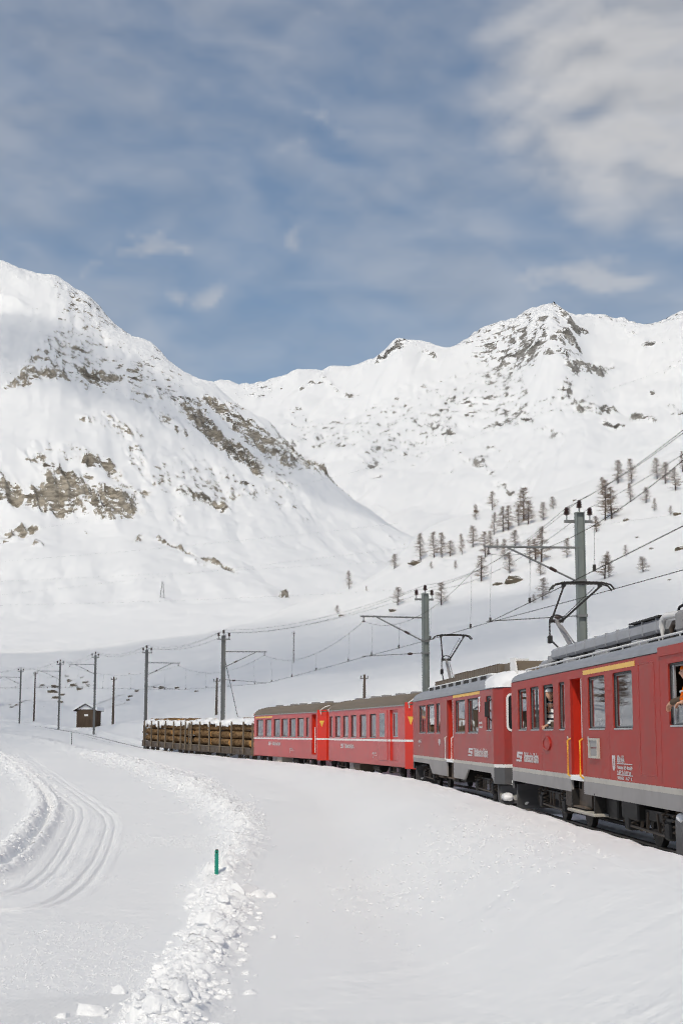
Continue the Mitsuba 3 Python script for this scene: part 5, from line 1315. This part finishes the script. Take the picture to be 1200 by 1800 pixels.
# ------------------------------------------------------------------ overhead line
paint('galvanised', (0.20, 0.225, 0.215), 0.5, metallic=0.25, grime=0.4)
paint('dull_steel', (0.17, 0.175, 0.175), 0.5, metallic=0.25, grime=0.4)
paint('insulator_brown', (0.035, 0.018, 0.014), 0.3)
scene['wire'] = {'type': 'diffuse', 'reflectance': {'type': 'rgb', 'value': [0.055, 0.052, 0.05]}}
paint('pole_wood', (0.085, 0.066, 0.052), 0.8, grime=0.5)


def toward_track(x, y):
    d, i = track_tree.query([x, y])
    v = TRACK[i] - [x, y]
    return v / np.linalg.norm(v), float(rail_z(TRACK[i, 1])), i


MAST_LABELS = ['grey steel catenary mast behind the nearest railcar, tallest in the picture', 'grey steel catenary mast rising behind the coach and second railcar', 'steel catenary mast behind the middle of the log wagons', 'catenary mast behind the far left end of the log wagons',
               'catenary mast standing in snow just right of the small wooden hut', 'catenary mast in the snow left of the small wooden hut', 'farthest catenary mast, leftmost at the edge of the picture']
SUPPORT = []
for k, (mx, my, mt) in enumerate(MASTS):
    to, rz0, _ = toward_track(mx, my)
    ground = float(field_z(np.array([mx]), np.array([my]))[0])
    m = np.eye(4)
    m[:3, 0], m[:3, 1], m[:3, 3] = [to[0], to[1], 0], [-to[1], to[0], 0], [mx, my, rz0]
    F = T(m.tolist())
    top = mt - rz0
    w = 0.135 if k < 3 else 0.11
    mast = thing('catenary_mast', MAST_LABELS[k], 'mast')
    # rolled H section: two flanges and a web
    part(mast, 'post', cat(box(-w, -w + 0.025, -w, w, ground - rz0 - 0.3, top), box(w - 0.025, w, -w, w, ground - rz0 - 0.3, top), box(-w + 0.025, w - 0.025, -0.02, 0.02, ground - rz0 - 0.3, top), box(-w - 0.01, w + 0.01, -w - 0.01, w + 0.01, top, top + 0.02)), 'galvanised' if k < 2 else 'dull_steel', F)
    bz = top - 0.22
    reach = 2.98
    part(mast, 'cross_arm', cat(box(-0.44, 0.44, -w - 0.05, -w, bz - 0.06, bz + 0.03), bar([-0.36, -w - 0.03, bz], [-0.36, -w - 0.03, bz + 0.20], 0.02), bar([0.36, -w - 0.03, bz], [0.36, -w - 0.03, bz + 0.20], 0.02), bar([0, 0, top], [0, 0, top + 0.18], 0.022)), 'dull_steel', F)
    ins = []
    for x, y, z in ((-0.36, -w - 0.03, bz + 0.18), (0.36, -w - 0.03, bz + 0.18), (0, 0, top + 0.16)):
        prof = np.array([[0.03, 0.0], [0.105, 0.03], [0.06, 0.075], [0.095, 0.10], [0.055, 0.145], [0.085, 0.17], [0.05, 0.22], [0.035, 0.25], [0.0, 0.255]])
        mm = trimesh.creation.revolve(prof, sections=12)
        mm.apply_translation([x, y, z])
        part(mast, 'insulator', mm, 'insulator_brown', F, smooth=50)
        ins.append((m @ np.array([x, y, z + 0.24, 1]))[:3])
    tz, sz, az_ = top - 1.05, top - 2.1, 5.42
    part(mast, 'cantilever_tube', tube([[0, 0, tz - 0.02], [reach, 0, tz]], 0.035, 8), 'dull_steel', F, smooth=50)
    part(mast, 'strut', tube([[w, 0, sz], [reach - 0.72, 0, tz - 0.02]], 0.028, 8), 'dull_steel', F, smooth=50)
    part(mast, 'clamp', cat(box(-w - 0.02, w + 0.02, -w - 0.02, w + 0.02, sz - 0.05, sz + 0.05), box(-w - 0.02, w + 0.02, -w - 0.02, w + 0.02, az_ - 0.04, az_ + 0.04)), 'dull_steel', F)
    part(mast, 'steady_arm', tube([[w, 0, az_], [reach - 0.05, 0, 5.24]], 0.018, 6), 'dull_steel', F, smooth=50)
    part(mast, 'arm_insulator', cat(tube([[0.60, 0, az_ - 0.035], [0.68, 0, az_ - 0.04], [0.76, 0, az_ - 0.045], [0.84, 0, az_ - 0.05]], [0.03, 0.06, 0.06, 0.03], 8), tube([[0.75, 0, sz + 0.30], [0.95, 0, sz + 0.41]], 0.05, 8)), 'insulator_brown', F, smooth=50)
    part(mast, 'messenger_clamp', cat(bar([reach - 0.15, 0, tz - 0.22], [reach - 0.15, 0, tz], 0.022), box(reach - 0.2, reach - 0.1, -0.05, 0.05, tz - 0.25, tz - 0.20)), 'insulator_brown', F)
    SUPPORT.append({'ins': ins, 'mess': (m @ np.array([reach - 0.15, 0, tz - 0.23, 1]))[:3], 'cont': (m @ np.array([reach - 0.1, 0, 5.20, 1]))[:3]})

# supports outside the frame, before the first and after the last mast
SUPPORT.insert(0, {'ins': [np.array([7.9 + o, 13.5, 8.75 + (0.24 if k == 2 else 0)]) for k, o in enumerate((0.36, -0.36, 0.0))], 'mess': np.array([6.05, 12.0, 7.4]), 'cont': np.array([6.05, 12.0, 5.2])})
SUPPORT.append({'ins': [np.array([-70.0 + o, 285.0, 14.0]) for o in (0.36, -0.36, 0.0)], 'mess': np.array([-73.0, 283.0, 12.6]), 'cont': np.array([-73.0, 283.0, 10.3])})


def span(a, b, sag, n=17):
    t = np.linspace(0, 1, n)[:, None]
    p = a * (1 - t) + b * t
    p[:, 2] -= sag * 4 * (t * (1 - t))[:, 0]
    return p


line = thing('overhead_line', 'thin overhead contact line with droppers running above the whole train', 'overhead line')
mess, cont = [], []
for k in range(len(SUPPORT) - 1):
    a, b = SUPPORT[k], SUPPORT[k + 1]
    sag = 1.25 if k == 0 else 0.9
    pm, pc = span(a['mess'], b['mess'], sag), span(a['cont'], b['cont'], 0.03)
    mess.append(pm if k == 0 else pm[1:]); cont.append(pc if k == 0 else pc[1:])
    if k < 6:
        for t in ((0.08, 0.3, 0.55, 0.78, 0.985) if k == 0 else (0.1, 0.37, 0.63, 0.9)):
            i = t * 16
            lo = int(i); fr = i - lo
            q0 = pm[lo] * (1 - fr) + pm[min(lo + 1, 16)] * fr
            q1 = pc[lo] * (1 - fr) + pc[min(lo + 1, 16)] * fr
            part(line, 'dropper', tube([q0, q1], 0.004, 4), 'wire')
            part(line, 'dropper_clamp', box(q1[0] - 0.03, q1[0] + 0.03, q1[1] - 0.03, q1[1] + 0.03, q1[2] - 0.02, q1[2] + 0.12), 'wire')
part(line, 'messenger_wire', tube(np.vstack(mess), 0.007, 5), 'wire', smooth=True)
part(line, 'contact_wire', tube(np.vstack(cont), 0.009, 5), 'wire', smooth=True)
thing('side_contact_wire', 'second contact wire leaving the nearest tall mast towards the right edge', 'wire', shape=ply(tube(np.vstack([span(SUPPORT[1]['cont'], np.array([9.6, 13.0, 5.2]), 0.06)]), 0.009, 5), 'wire', smooth=True))
for o, nm in enumerate(('nearer', 'farther', 'uppermost')):
    pts = np.vstack([span(SUPPORT[k]['ins'][o], SUPPORT[k + 1]['ins'][o], 0.55)[(0 if k == 0 else 1):] for k in range(len(SUPPORT) - 1)])
    thing('feeder_wire', f'{nm} of the three feeder wires carried on the tops of the catenary masts', 'wire', shape=ply(tube(pts, 0.007, 5), 'wire', smooth=True))
POWER_NAMES = ['faint power line wire rising across the back mountain to the right edge', 'uppermost of the faint level wires in front of the left mountain', 'second of the faint level wires in front of the left mountain', 'lowest of the faint level wires in front of the left mountain', 'faint wire climbing from the valley towards the hillside larches']
for pts, nm in zip(POWER_LINES, POWER_NAMES):
    p = np.array(pts)
    t = np.linspace(0, 1, len(p))
    q = CubicSpline(t, p)(np.linspace(0, 1, 40))
    thing('power_line_wire', nm, 'wire', shape=ply(tube(q, 0.010, 5), 'wire', smooth=True))

# ------------------------------------------------------------------ plain wooden poles, stay wire
POLE_LABELS = ['dark pole standing left of the hut group near the leftmost mast', 'short dark pole in the snow right of the small wooden hut', 'short dark pole close beside the mast behind the log wagons', 'short dark pole on the slope above the front coach', 'thin far pole on the snowy slope above the coaches']
for k, (x, y, z) in enumerate(POLES):
    gz = float(field_z(np.array([x]), np.array([y]))[0])
    key = thing('wooden_pole', POLE_LABELS[k], 'pole')
    part(key, 'shaft', tube([[x, y, gz - 0.3], [x + 0.02, y, z]], [0.15, 0.10] if k < 4 else [0.09, 0.07], 10), 'pole_wood', smooth=50)
    part(key, 'cap_iron', cat(bar([x - 0.35, y, z - 0.35], [x + 0.35, y, z - 0.35], 0.035), *[tube([[x + s * 0.3, y, z - 0.35], [x + s * 0.3, y, z - 0.1]], [0.05, 0.035], 6) for s in (-1, 1)]), 'insulator_brown')
b = np.array([*MASTS[2][:2]])
thing('stay_wire', 'slanting stay wire right of the mast behind the log wagons', 'wire', shape=ply(tube([[b[0] + 0.1, b[1], 6.9], [b[0] + 1.45, b[1] + 0.5, 1.0]], 0.022, 5), 'wire'))
for a, c in ((POLES[0], POLES[1]), (POLES[1], POLES[2]), (POLES[2], POLES[3])):
    pass

# lattice pylon far up the valley side
px_, py_ = PYLON
gz = float(left_z(np.array([px_]), np.array([py_]))[0])
key = thing('lattice_pylon', 'tiny lattice pylon on the white slope left of the valley', 'pylon')
legs = [[px_ + sx * 1.2, py_ + sy * 1.2, gz - 1] for sx, sy in ((-1, -1), (1, -1), (1, 1), (-1, 1))]
for k, l in enumerate(legs):
    part(key, 'leg', tube([l, [px_ + (l[0] - px_) * 0.2, py_ + (l[1] - py_) * 0.2, gz + 9.5]], 0.07, 4), 'dull_steel')
br_ = []
for h0 in np.arange(0, 9, 1.5):
    s0, s1 = 1.2 - h0 * 0.10, 1.2 - (h0 + 1.5) * 0.10
    for a, b2 in (((-1, -1), (1, -1)), ((1, -1), (1, 1)), ((1, 1), (-1, 1)), ((-1, 1), (-1, -1))):
        br_.append(bar([px_ + a[0] * s0, py_ + a[1] * s0, gz + h0], [px_ + b2[0] * s1, py_ + b2[1] * s1, gz + h0 + 1.5], 0.035, 3))
part(key, 'bracing', cat(*br_), 'dull_steel', kind='stuff')

# ------------------------------------------------------------------ hut
def hut_color(p, n, uv):
    s = fbm(p.x * 3.0, p.y * 3.0, p.z * 0.7, 4)
    return mix((0.065, 0.046, 0.034), (0.16, 0.115, 0.083), s)


scene['hut_wood'] = {'type': 'diffuse', 'reflectance': proc(hut_color)}
hx, hy = HUT[0]
hz = float(field_z(np.array([hx]), np.array([hy]))[0]) + 0.1
m = np.eye(4)
ca, sa = math.cos(math.radians(-7)), math.sin(math.radians(-7))
m[:3, 0], m[:3, 1], m[:3, 3] = [ca, sa, 0], [-sa, ca, 0], [hx, hy, hz]
FH = T(m.tolist())
hut = thing('wooden_hut', 'small dark wooden hut with a snow covered gable roof beside the line', 'hut')
part(hut, 'wall', cat(box(-1.15, 1.15, 0.0, 2.6, -0.4, 2.15), slab(Polygon([(-1.15, 2.15), (1.15, 2.15), (0, 2.85)]), 0.0, 2.6)), 'hut_wood', FH)
for k, x in enumerate(np.arange(-1.14, 1.1, 0.23)):
    part(hut, 'plank', box(x, x + 0.205, -0.035, -0.002, -0.3, 2.13 + 0.02 * (k % 3)), 'hut_wood', FH)
part(hut, 'sign_plate', box(-0.18, 0.32, -0.05, -0.036, 1.35, 1.58), 'white_paint', FH, label='small pale plate on the hut front')
rf = part(hut, 'roof', cat(*[slab(Polygon([(0, 2.86), (s * 1.45, 2.02), (s * 1.45, 1.94), (0, 2.76)]), -0.35, 2.9) for s in (-1, 1)]), 'hut_wood', FH)
sn = np.linspace(0, 1, 12)
prof = [(-1.5 + 3.0 * t, 2.93 + 0.10 - 0.62 * abs(2 * t - 1) + 0.05 * math.sin(9 * t)) for t in sn]
low = [(1.46 - 2.92 * t, 2.0 + 0.83 * (1 - abs(2 * t - 1))) for t in sn]
part(rf, 'snow_cover', slab(Polygon(prof + low).buffer(0), -0.28, 2.85), 'plain_snow', FH, label='thick snow on the hut roof')
part(hut, 'gable_snow', slab(Polygon([(-1.05, 2.17), (1.05, 2.17), (0.02, 2.76)]), -0.09, -0.004), 'plain_snow', FH, label='snow plastered on the hut gable')
part(hut, 'plinth_snow', box(-1.5, 1.4, -0.5, 0.02, -0.35, -0.02), 'plain_snow', FH)

# ------------------------------------------------------------------ marker stakes
paint('marker_green', (0.010, 0.235, 0.165), 0.4)
mx, my = MARKER[0]
mz = float(trail_z(np.array([mx]), np.array([my]))[0][0])
mk = thing('marker_stake', 'short green marker stake at the trail edge in the foreground', 'marker stake')
part(mk, 'board', bevel_box(mx - 0.036, mx + 0.036, my - 0.02, my + 0.02, mz - 0.05, mz + 0.44, 0.012), 'marker_green')
part(mk, 'cap', cat(tube([[mx, my, mz + 0.44], [mx, my, mz + 0.455]], 0.03, 10), disc_cyl([mx, my - 0.021, mz + 0.40], [0, 1, 0], 0.016, 0.006, 10)), 'dark_iron')
part(mk, 'foot', box(mx - 0.025, mx + 0.02, my - 0.012, my + 0.012, mz - 0.12, mz - 0.05), 'hut_wood')
mx, my = FAR_MARKER[0]
mz = float(field_z(np.array([mx]), np.array([my]))[0])
mk = thing('marker_stake', 'thin grey marker stake in the snow left of the log wagons', 'marker stake')
part(mk, 'board', tube([[mx, my, mz - 0.2], [mx - 0.04, my, mz + 0.95]], [0.035, 0.03], 8), 'galvanised')
part(mk, 'cap', tube([[mx - 0.04, my, mz + 0.95], [mx - 0.043, my, mz + 1.0]], 0.034, 8), 'marker_green')

# ------------------------------------------------------------------ snow clods along the trail
clod_rng = np.random.default_rng(23)
big = []
i0 = np.argmin(np.abs(RIGHT_EDGE[:, 1] - 28.0))
for k in range(80):
    y = clod_rng.uniform(13.6, 27.6)
    i = int(np.argmin(np.abs(RIGHT_EDGE[:, 1] - y)))
    x = RIGHT_EDGE[i, 0] + clod_rng.normal(-0.03, 0.21)
    big.append((x, y, clod_rng.uniform(0.04, 0.12) * (1.0 if clod_rng.random() < 0.78 else 1.6)))
big += [(-2.02, 26.9, 0.26), (-1.75, 26.6, 0.20), (-1.45, 26.3, 0.16), (-1.2, 26.2, 0.10), (-2.75, 16.6, 0.17), (-2.95, 16.3, 0.09), (-2.6, 18.1, 0.12), (-2.35, 17.6, 0.08), (-2.7, 14.6, 0.13), (-2.35, 14.3, 0.17), (-1.15, 18.6, 0.06), (-1.0, 17.1, 0.08), (-0.95, 21.6, 0.06)]
bx = np.array(big)
zz = trail_z(bx[:, 0], bx[:, 1])[0]
named = {80: 'big angular snow block just below the green marker stake', 81: 'snow block right of the big block below the green stake', 82: 'flat snow block farthest right below the green stake', 84: 'lone white snow block left of the thrown-up ridge, lower centre'}
for k, (x, y, s) in enumerate(big):
    mm = lumpy(s, 100 + k, 3, (clod_rng.uniform(0.9, 1.5), clod_rng.uniform(0.8, 1.2), clod_rng.uniform(0.5, 0.8)), 0.42)
    v = mm.vertices
    # broken faces: cut the lump by a few planes
    for _ in range(5):
        nrm = clod_rng.normal(size=3); nrm[2] = abs(nrm[2]); nrm /= np.linalg.norm(nrm)
        dd = v @ nrm - s * clod_rng.uniform(0.45, 0.75)
        v = v - np.clip(dd, 0, None)[:, None] * nrm
    v = v * (1 + 0.22 * (meshkit.fbm(v / s * 3.0 + k, 3, k)[:, None] - 0.5))
    a = clod_rng.uniform(0, 6.28)
    v = v @ np.array([[math.cos(a), math.sin(a), 0], [-math.sin(a), math.cos(a), 0], [0, 0, 1.0]])
    mm.vertices = v + [x, y, zz[k] + s * 0.08]
    zone = 'closely below the green stake' if y > 24 else 'halfway down the thrown-up ridge' if y > 19.5 else 'near the bottom of the thrown-up ridge'
    lab = f"{'large' if s > 0.11 else 'small'} block of snow {zone}"
    thing('snow_block', named.get(k, lab), 'snow block', f"{'large' if s > 0.11 else 'small'} snow blocks {zone}" if k not in named else None, shape=ply(mm, 'plain_snow', smooth=28))
# crumbs: nobody could count them
def scatter_mesh(pos, zz, sink):
    proto = [lumpy(1.0, 40 + k, 0, (1.2, 1.0, 0.75), 0.45) for k in range(8)]
    V, Fc, n0 = [], [], 0
    which = clod_rng.integers(0, 8, len(pos))
    ang = clod_rng.uniform(0, 6.283, len(pos))
    for k in range(8):
        i = np.nonzero(which == k)[0]
        v0 = proto[k].vertices
        ca, sa = np.cos(ang[i])[:, None], np.sin(ang[i])[:, None]
        v = np.stack([v0[:, 0] * ca - v0[:, 1] * sa, v0[:, 0] * sa + v0[:, 1] * ca, v0[:, 2] + 0 * ca], -1) * pos[i, 2][:, None, None]
        v = v + np.stack([pos[i, 0], pos[i, 1], zz[i] + sink * pos[i, 2]], -1)[:, None]
        V.append(v.reshape(-1, 3))
        Fc.append((proto[k].faces[None] + (np.arange(len(i)) * len(v0))[:, None, None]).reshape(-1, 3) + n0)
        n0 += len(i) * len(v0)
    return np.vstack(V), np.vstack(Fc)


def along(edge, n, y0, y1, w, size, tilt):
    e = edge[(edge[:, 1] > y0) & (edge[:, 1] < y1)]
    q = e[clod_rng.integers(0, len(e), n)]
    ww = np.interp(q[:, 1], [14, 40, 60, 100], w)
    s = clod_rng.uniform(size[0], size[1], n) ** 1.0 * np.interp(q[:, 1], [14, 30, 60, 100], [0.8, 1, 1.6, 2.2])
    return np.stack([q[:, 0] + tilt + clod_rng.normal(0, 1, n) * ww, q[:, 1] + clod_rng.normal(0, 1, n) * ww * 0.6, s], 1)


pos = [along(RIGHT_EDGE, 4200, 13, 100, [0.30, 0.34, 0.7, 1.1], (0.008, 0.038), 0.0), along(RIGHT_EDGE, 600, 13, 27.5, [0.28, 0.30, 0.4, 0.4], (0.03, 0.075), -0.02), along(LEFT_EDGE, 1300, 28, 95, [0.26, 0.26, 0.4, 0.7], (0.012, 0.04), -0.10)]
n_ = 9000
y = clod_rng.uniform(14, 46, n_)
x = np.interp(y, RIGHT_EDGE[::-1, 1], RIGHT_EDGE[::-1, 0]) - np.abs(clod_rng.normal(0, 2.0, n_)) - 0.2
ok = meshkit.fbm(np.stack([x * 0.5, y * 0.3, 2.0 + 0 * x], 1), 3, 5) > 0.52
pos.append(np.stack([x, y, clod_rng.uniform(0.005, 0.018, n_)], 1)[ok])
pos = np.vstack(pos)
zz = trail_z(pos[:, 0], pos[:, 1])[0]
thing('snow_crumbs', 'small crumbs of snow scattered over and beside the groomed trail', 'snow', kind='stuff', shape=ply(scatter_mesh(pos, zz, 0.15), 'plain_snow'))
# wind-blown flakes lying on the open field below the railcars
n_ = 14000
x, y = clod_rng.uniform(-1.5, 5.0, n_), clod_rng.uniform(16, 36, n_)
chance = np.exp(-((x - 2.6) / 2.2) ** 2 - ((y - 25 - (2.6 - x)) / 4.0) ** 2) * (0.3 + 0.7 * (meshkit.fbm(np.stack([x, y * 0.7, 1.0 + 0 * x], 1), 2, 3) > 0.5))
ok = (clod_rng.random(n_) < chance) & (np.abs(near_track(x, y)[0]) > 2.4)
pos = np.stack([x, y, clod_rng.uniform(0.006, 0.024, n_)], 1)[ok][::2]
thing('field_flakes', 'scattered snow flakes and grains lying on the open field before the railcars', 'snow', kind='stuff', shape=ply(scatter_mesh(pos, field_z(pos[:, 0], pos[:, 1]), 0.3), 'plain_snow'))

# ------------------------------------------------------------------ boulders
def boulder_color(p, n, uv):
    s = fbm(p.x * 1.2, p.y * 1.2, p.z * 1.2, 4)
    rock = mix((0.05, 0.045, 0.038), (0.23, 0.19, 0.14), s)
    return mix(rock, (0.87, 0.87, 0.88), smoothstep(0.62, 0.78, n.z + (s - 0.5) * 0.5))


scene['boulder_rock'] = {'type': 'diffuse', 'reflectance': proc(boulder_color)}
for k, (x, y, s) in enumerate(BOULDERS):
    gz = float(field_z(np.array([x]), np.array([y]))[0])
    mm = lumpy(s * 0.55, 300 + k, 2, (1.25, 0.9, 0.62), 0.5)
    mm.vertices += [x, y, gz + s * 0.10]
    if x < -25 and y < 480:
        lab, grp = 'dark stone poking through the snow of the bank above the hut', 'stones on the bank above the hut'
    elif x < 20:
        lab, grp = 'small dark stone in the snow of the lower valley slope', 'stones of the lower slope'
    else:
        lab, grp = 'snow-topped boulder on the hillside among the larches', 'boulders among the larches'
    thing('boulder', lab, 'boulder', grp, shape=ply(mm, 'boulder_rock', smooth=40))

# ------------------------------------------------------------------ larches
scene['larch_trunk'] = {'type': 'diffuse', 'reflectance': {'type': 'rgb', 'value': [0.075, 0.058, 0.046]}}
scene['larch_twigs'] = {'type': 'twosided', 'bsdf': {'type': 'diffuse', 'reflectance': proc(lambda p, n, uv: mix((0.15, 0.102, 0.070), (0.29, 0.215, 0.160), noise(p.x * 2.0, p.y * 2.0, p.z * 2.0)))}}


def larch(seed):
    g = np.random.default_rng(seed)
    lean = g.uniform(-0.025, 0.025, 2)
    trunk = tube([[lean[0] * h, lean[1] * h, h] for h in np.linspace(-0.05, 0.97, 6)], np.linspace(0.021, 0.005, 6), 7)
    V, F_, n0 = [], [], 0
    limbs = []
    width = g.uniform(0.30, 0.40)

    def blade(a, b, w):
        nonlocal n0
        d = (b - a) / (np.linalg.norm(b - a) + 1e-9)
        s = np.cross(d, g.normal(size=3)); s /= np.linalg.norm(s) + 1e-9
        V.extend([a - s * w, a + s * w, b]); F_.append([n0, n0 + 1, n0 + 2]); n0 += 3
    for k in range(72):
        h = 0.14 + 0.83 * (k / 72) ** 0.92 + g.uniform(-0.01, 0.01)
        ln = width * (1.03 - h) ** 0.75 * g.uniform(0.55, 1.15)
        if h < 0.30:
            ln *= 0.6 + 1.2 * (h - 0.14)
        az0 = g.uniform(0, 6.283)
        base = np.array([lean[0] * h, lean[1] * h, h])
        tip = base + np.array([math.cos(az0) * ln, math.sin(az0) * ln, ln * g.uniform(-0.18, 0.30)])
        limbs.append(tube([base, (base + tip) / 2 + [0, 0, -0.012], tip], [0.006, 0.0042, 0.002], 3))
        for j in range(24):
            t = g.uniform(0.15, 1.0)
            p0 = base * (1 - t) + tip * t
            d = np.array([math.cos(az0 + g.normal(0, 0.9)), math.sin(az0 + g.normal(0, 0.9)), g.uniform(-0.5, 0.55)])
            p1 = p0 + d * g.uniform(0.03, 0.085)
            blade(p0, p1, g.uniform(0.0022, 0.0045))
    return trunk, cat(*limbs), (np.array(V), np.array(F_))


VARIANTS = []
for k in range(6):
    tr, lm, tw = larch(900 + k)
    VARIANTS.append((ply(tr, 'larch_trunk', smooth=50), ply(cat(lm, trimesh.Trimesh(*tw, process=False)), 'larch_twigs')))
ORD = ['first', 'second', 'third', 'fourth', 'fifth', 'sixth', 'seventh', 'eighth', 'ninth', 'tenth', 'eleventh', 'twelfth', 'thirteenth', 'fourteenth', 'fifteenth', 'sixteenth']


def cluster(x, y):
    b = 600 + 2600 * x / y
    if b < 0: return 'beyond the left edge, mirrored in a train window'
    if b < 650: return 'on the bare hill edge left of the wood'
    if y < 440 and b < 830: return 'low on the slope by the second mast'
    if y < 350: return 'just above the nearest railcar pantograph'
    if b < 850 and y < 515 and y > 440: return 'in the row along the hillside rim'
    if y > 510 and b < 1000: return 'in the upper middle group'
    if b < 915: return 'mid-slope left of the dense clump'
    if b < 1005: return 'in the clump left of the tallest mast'
    if b < 1115: return 'in the high group above the tallest mast'
    if y > 480: return 'at the top right corner of the hillside'
    return 'right of the tallest mast'


# two larches and a pole stand beyond the left edge, mirrored in the windows of the nearest railcar
LARCHES += [(-72.5, 292.0, 12.5), (-76.0, 300.0, 11.0)]
PX, PY = -53.5, 214.0
gz = float(field_z(np.array([PX]), np.array([PY]))[0])
key = thing('wooden_pole', 'dark pole beyond the left edge, mirrored in a window of the nearest railcar', 'pole')
part(key, 'shaft', tube([[PX, PY, gz - 0.3], [PX, PY, gz + 8.2]], [0.17, 0.13], 10), 'pole_wood', smooth=50)
trees = sorted(LARCHES, key=lambda t: t[0] / t[1])
counts = {}
for k, (x, y, h) in enumerate(trees):
    c = cluster(x, y)
    n_ = counts.get(c, 0); counts[c] = n_ + 1
    gz = float(field_z(np.array([x]), np.array([y]))[0])
    key = thing('larch_tree', f'{ORD[n_]} larch from the left {c}', 'larch tree', 'bare larches on the hillside')
    wd = rng.uniform(0.72, 1.45) * (1.25 if h < 6 else 1.0)
    to = T().translate([x, y, gz - 0.1]).rotate([1, 0.3, 0], float(rng.uniform(-5, 5))).rotate([0, 0, 1], float(rng.uniform(0, 360))).scale([h * wd, h * wd, h])
    a, b2 = VARIANTS[k % 6]
    scene[fresh(key + '__trunk')] = {**a, 'to_world': to}
    scene[fresh(key + '__crown')] = {**b2, 'to_world': to}


# ------------------------------------------------------------------ the clouds whose shadows lie on the valley floor and across the left mountain
scene['cloud_air'] = {'type': 'homogeneous', 'albedo': {'type': 'rgb', 'value': [0.995, 0.995, 0.995]}, 'sigma_t': 0.0044}


def cloud_mesh(center, half, seed, n=9):
    g = np.random.default_rng(seed)
    solid = manifold3d.Manifold()
    for k in range(n):
        a, r = g.uniform(0, 6.283), math.sqrt(g.uniform(0, 1)) * 0.72
        c = [half[0] * r * math.cos(a), half[1] * r * math.sin(a), half[2] * g.uniform(-0.25, 0.25)]
        s = g.uniform(0.32, 0.55)
        solid = solid + manifold3d.Manifold.sphere(1.0, 28).scale([half[0] * s, half[1] * s, half[2] * g.uniform(0.6, 1.0)]).translate(c)
    solid = solid.refine_to_length(min(half[:2]) * 0.16)
    mm = solid.to_mesh()
    v = np.array(mm.vert_properties[:, :3], float)
    u = v / np.array(half)
    v = v * (1 + 0.55 * (meshkit.fbm(u * 3.1 + seed, 4, seed)[:, None] - 0.5))
    return trimesh.Trimesh(v + np.array(center), mm.tri_verts, process=False)


def over(x, y, z, t):
    return (np.array([x, y, z]) + SUN * t).tolist()


CLOUDS = [(over(-95, 330, 12, 1300), (165, 230, 75), 3, 'low cloud behind the viewer shading the valley floor'),
          (over(-190, 1260, 315, 800), (220, 135, 75), 8, 'cloud high beside the left mountain shading its upper face')]
for c_, hf, sd, lab in CLOUDS:
    thing('cloud', lab, 'cloud', shape={**ply(cloud_mesh(c_, hf, sd), {'type': 'null'}, smooth=False), 'interior': {'type': 'ref', 'id': 'cloud_air'}})
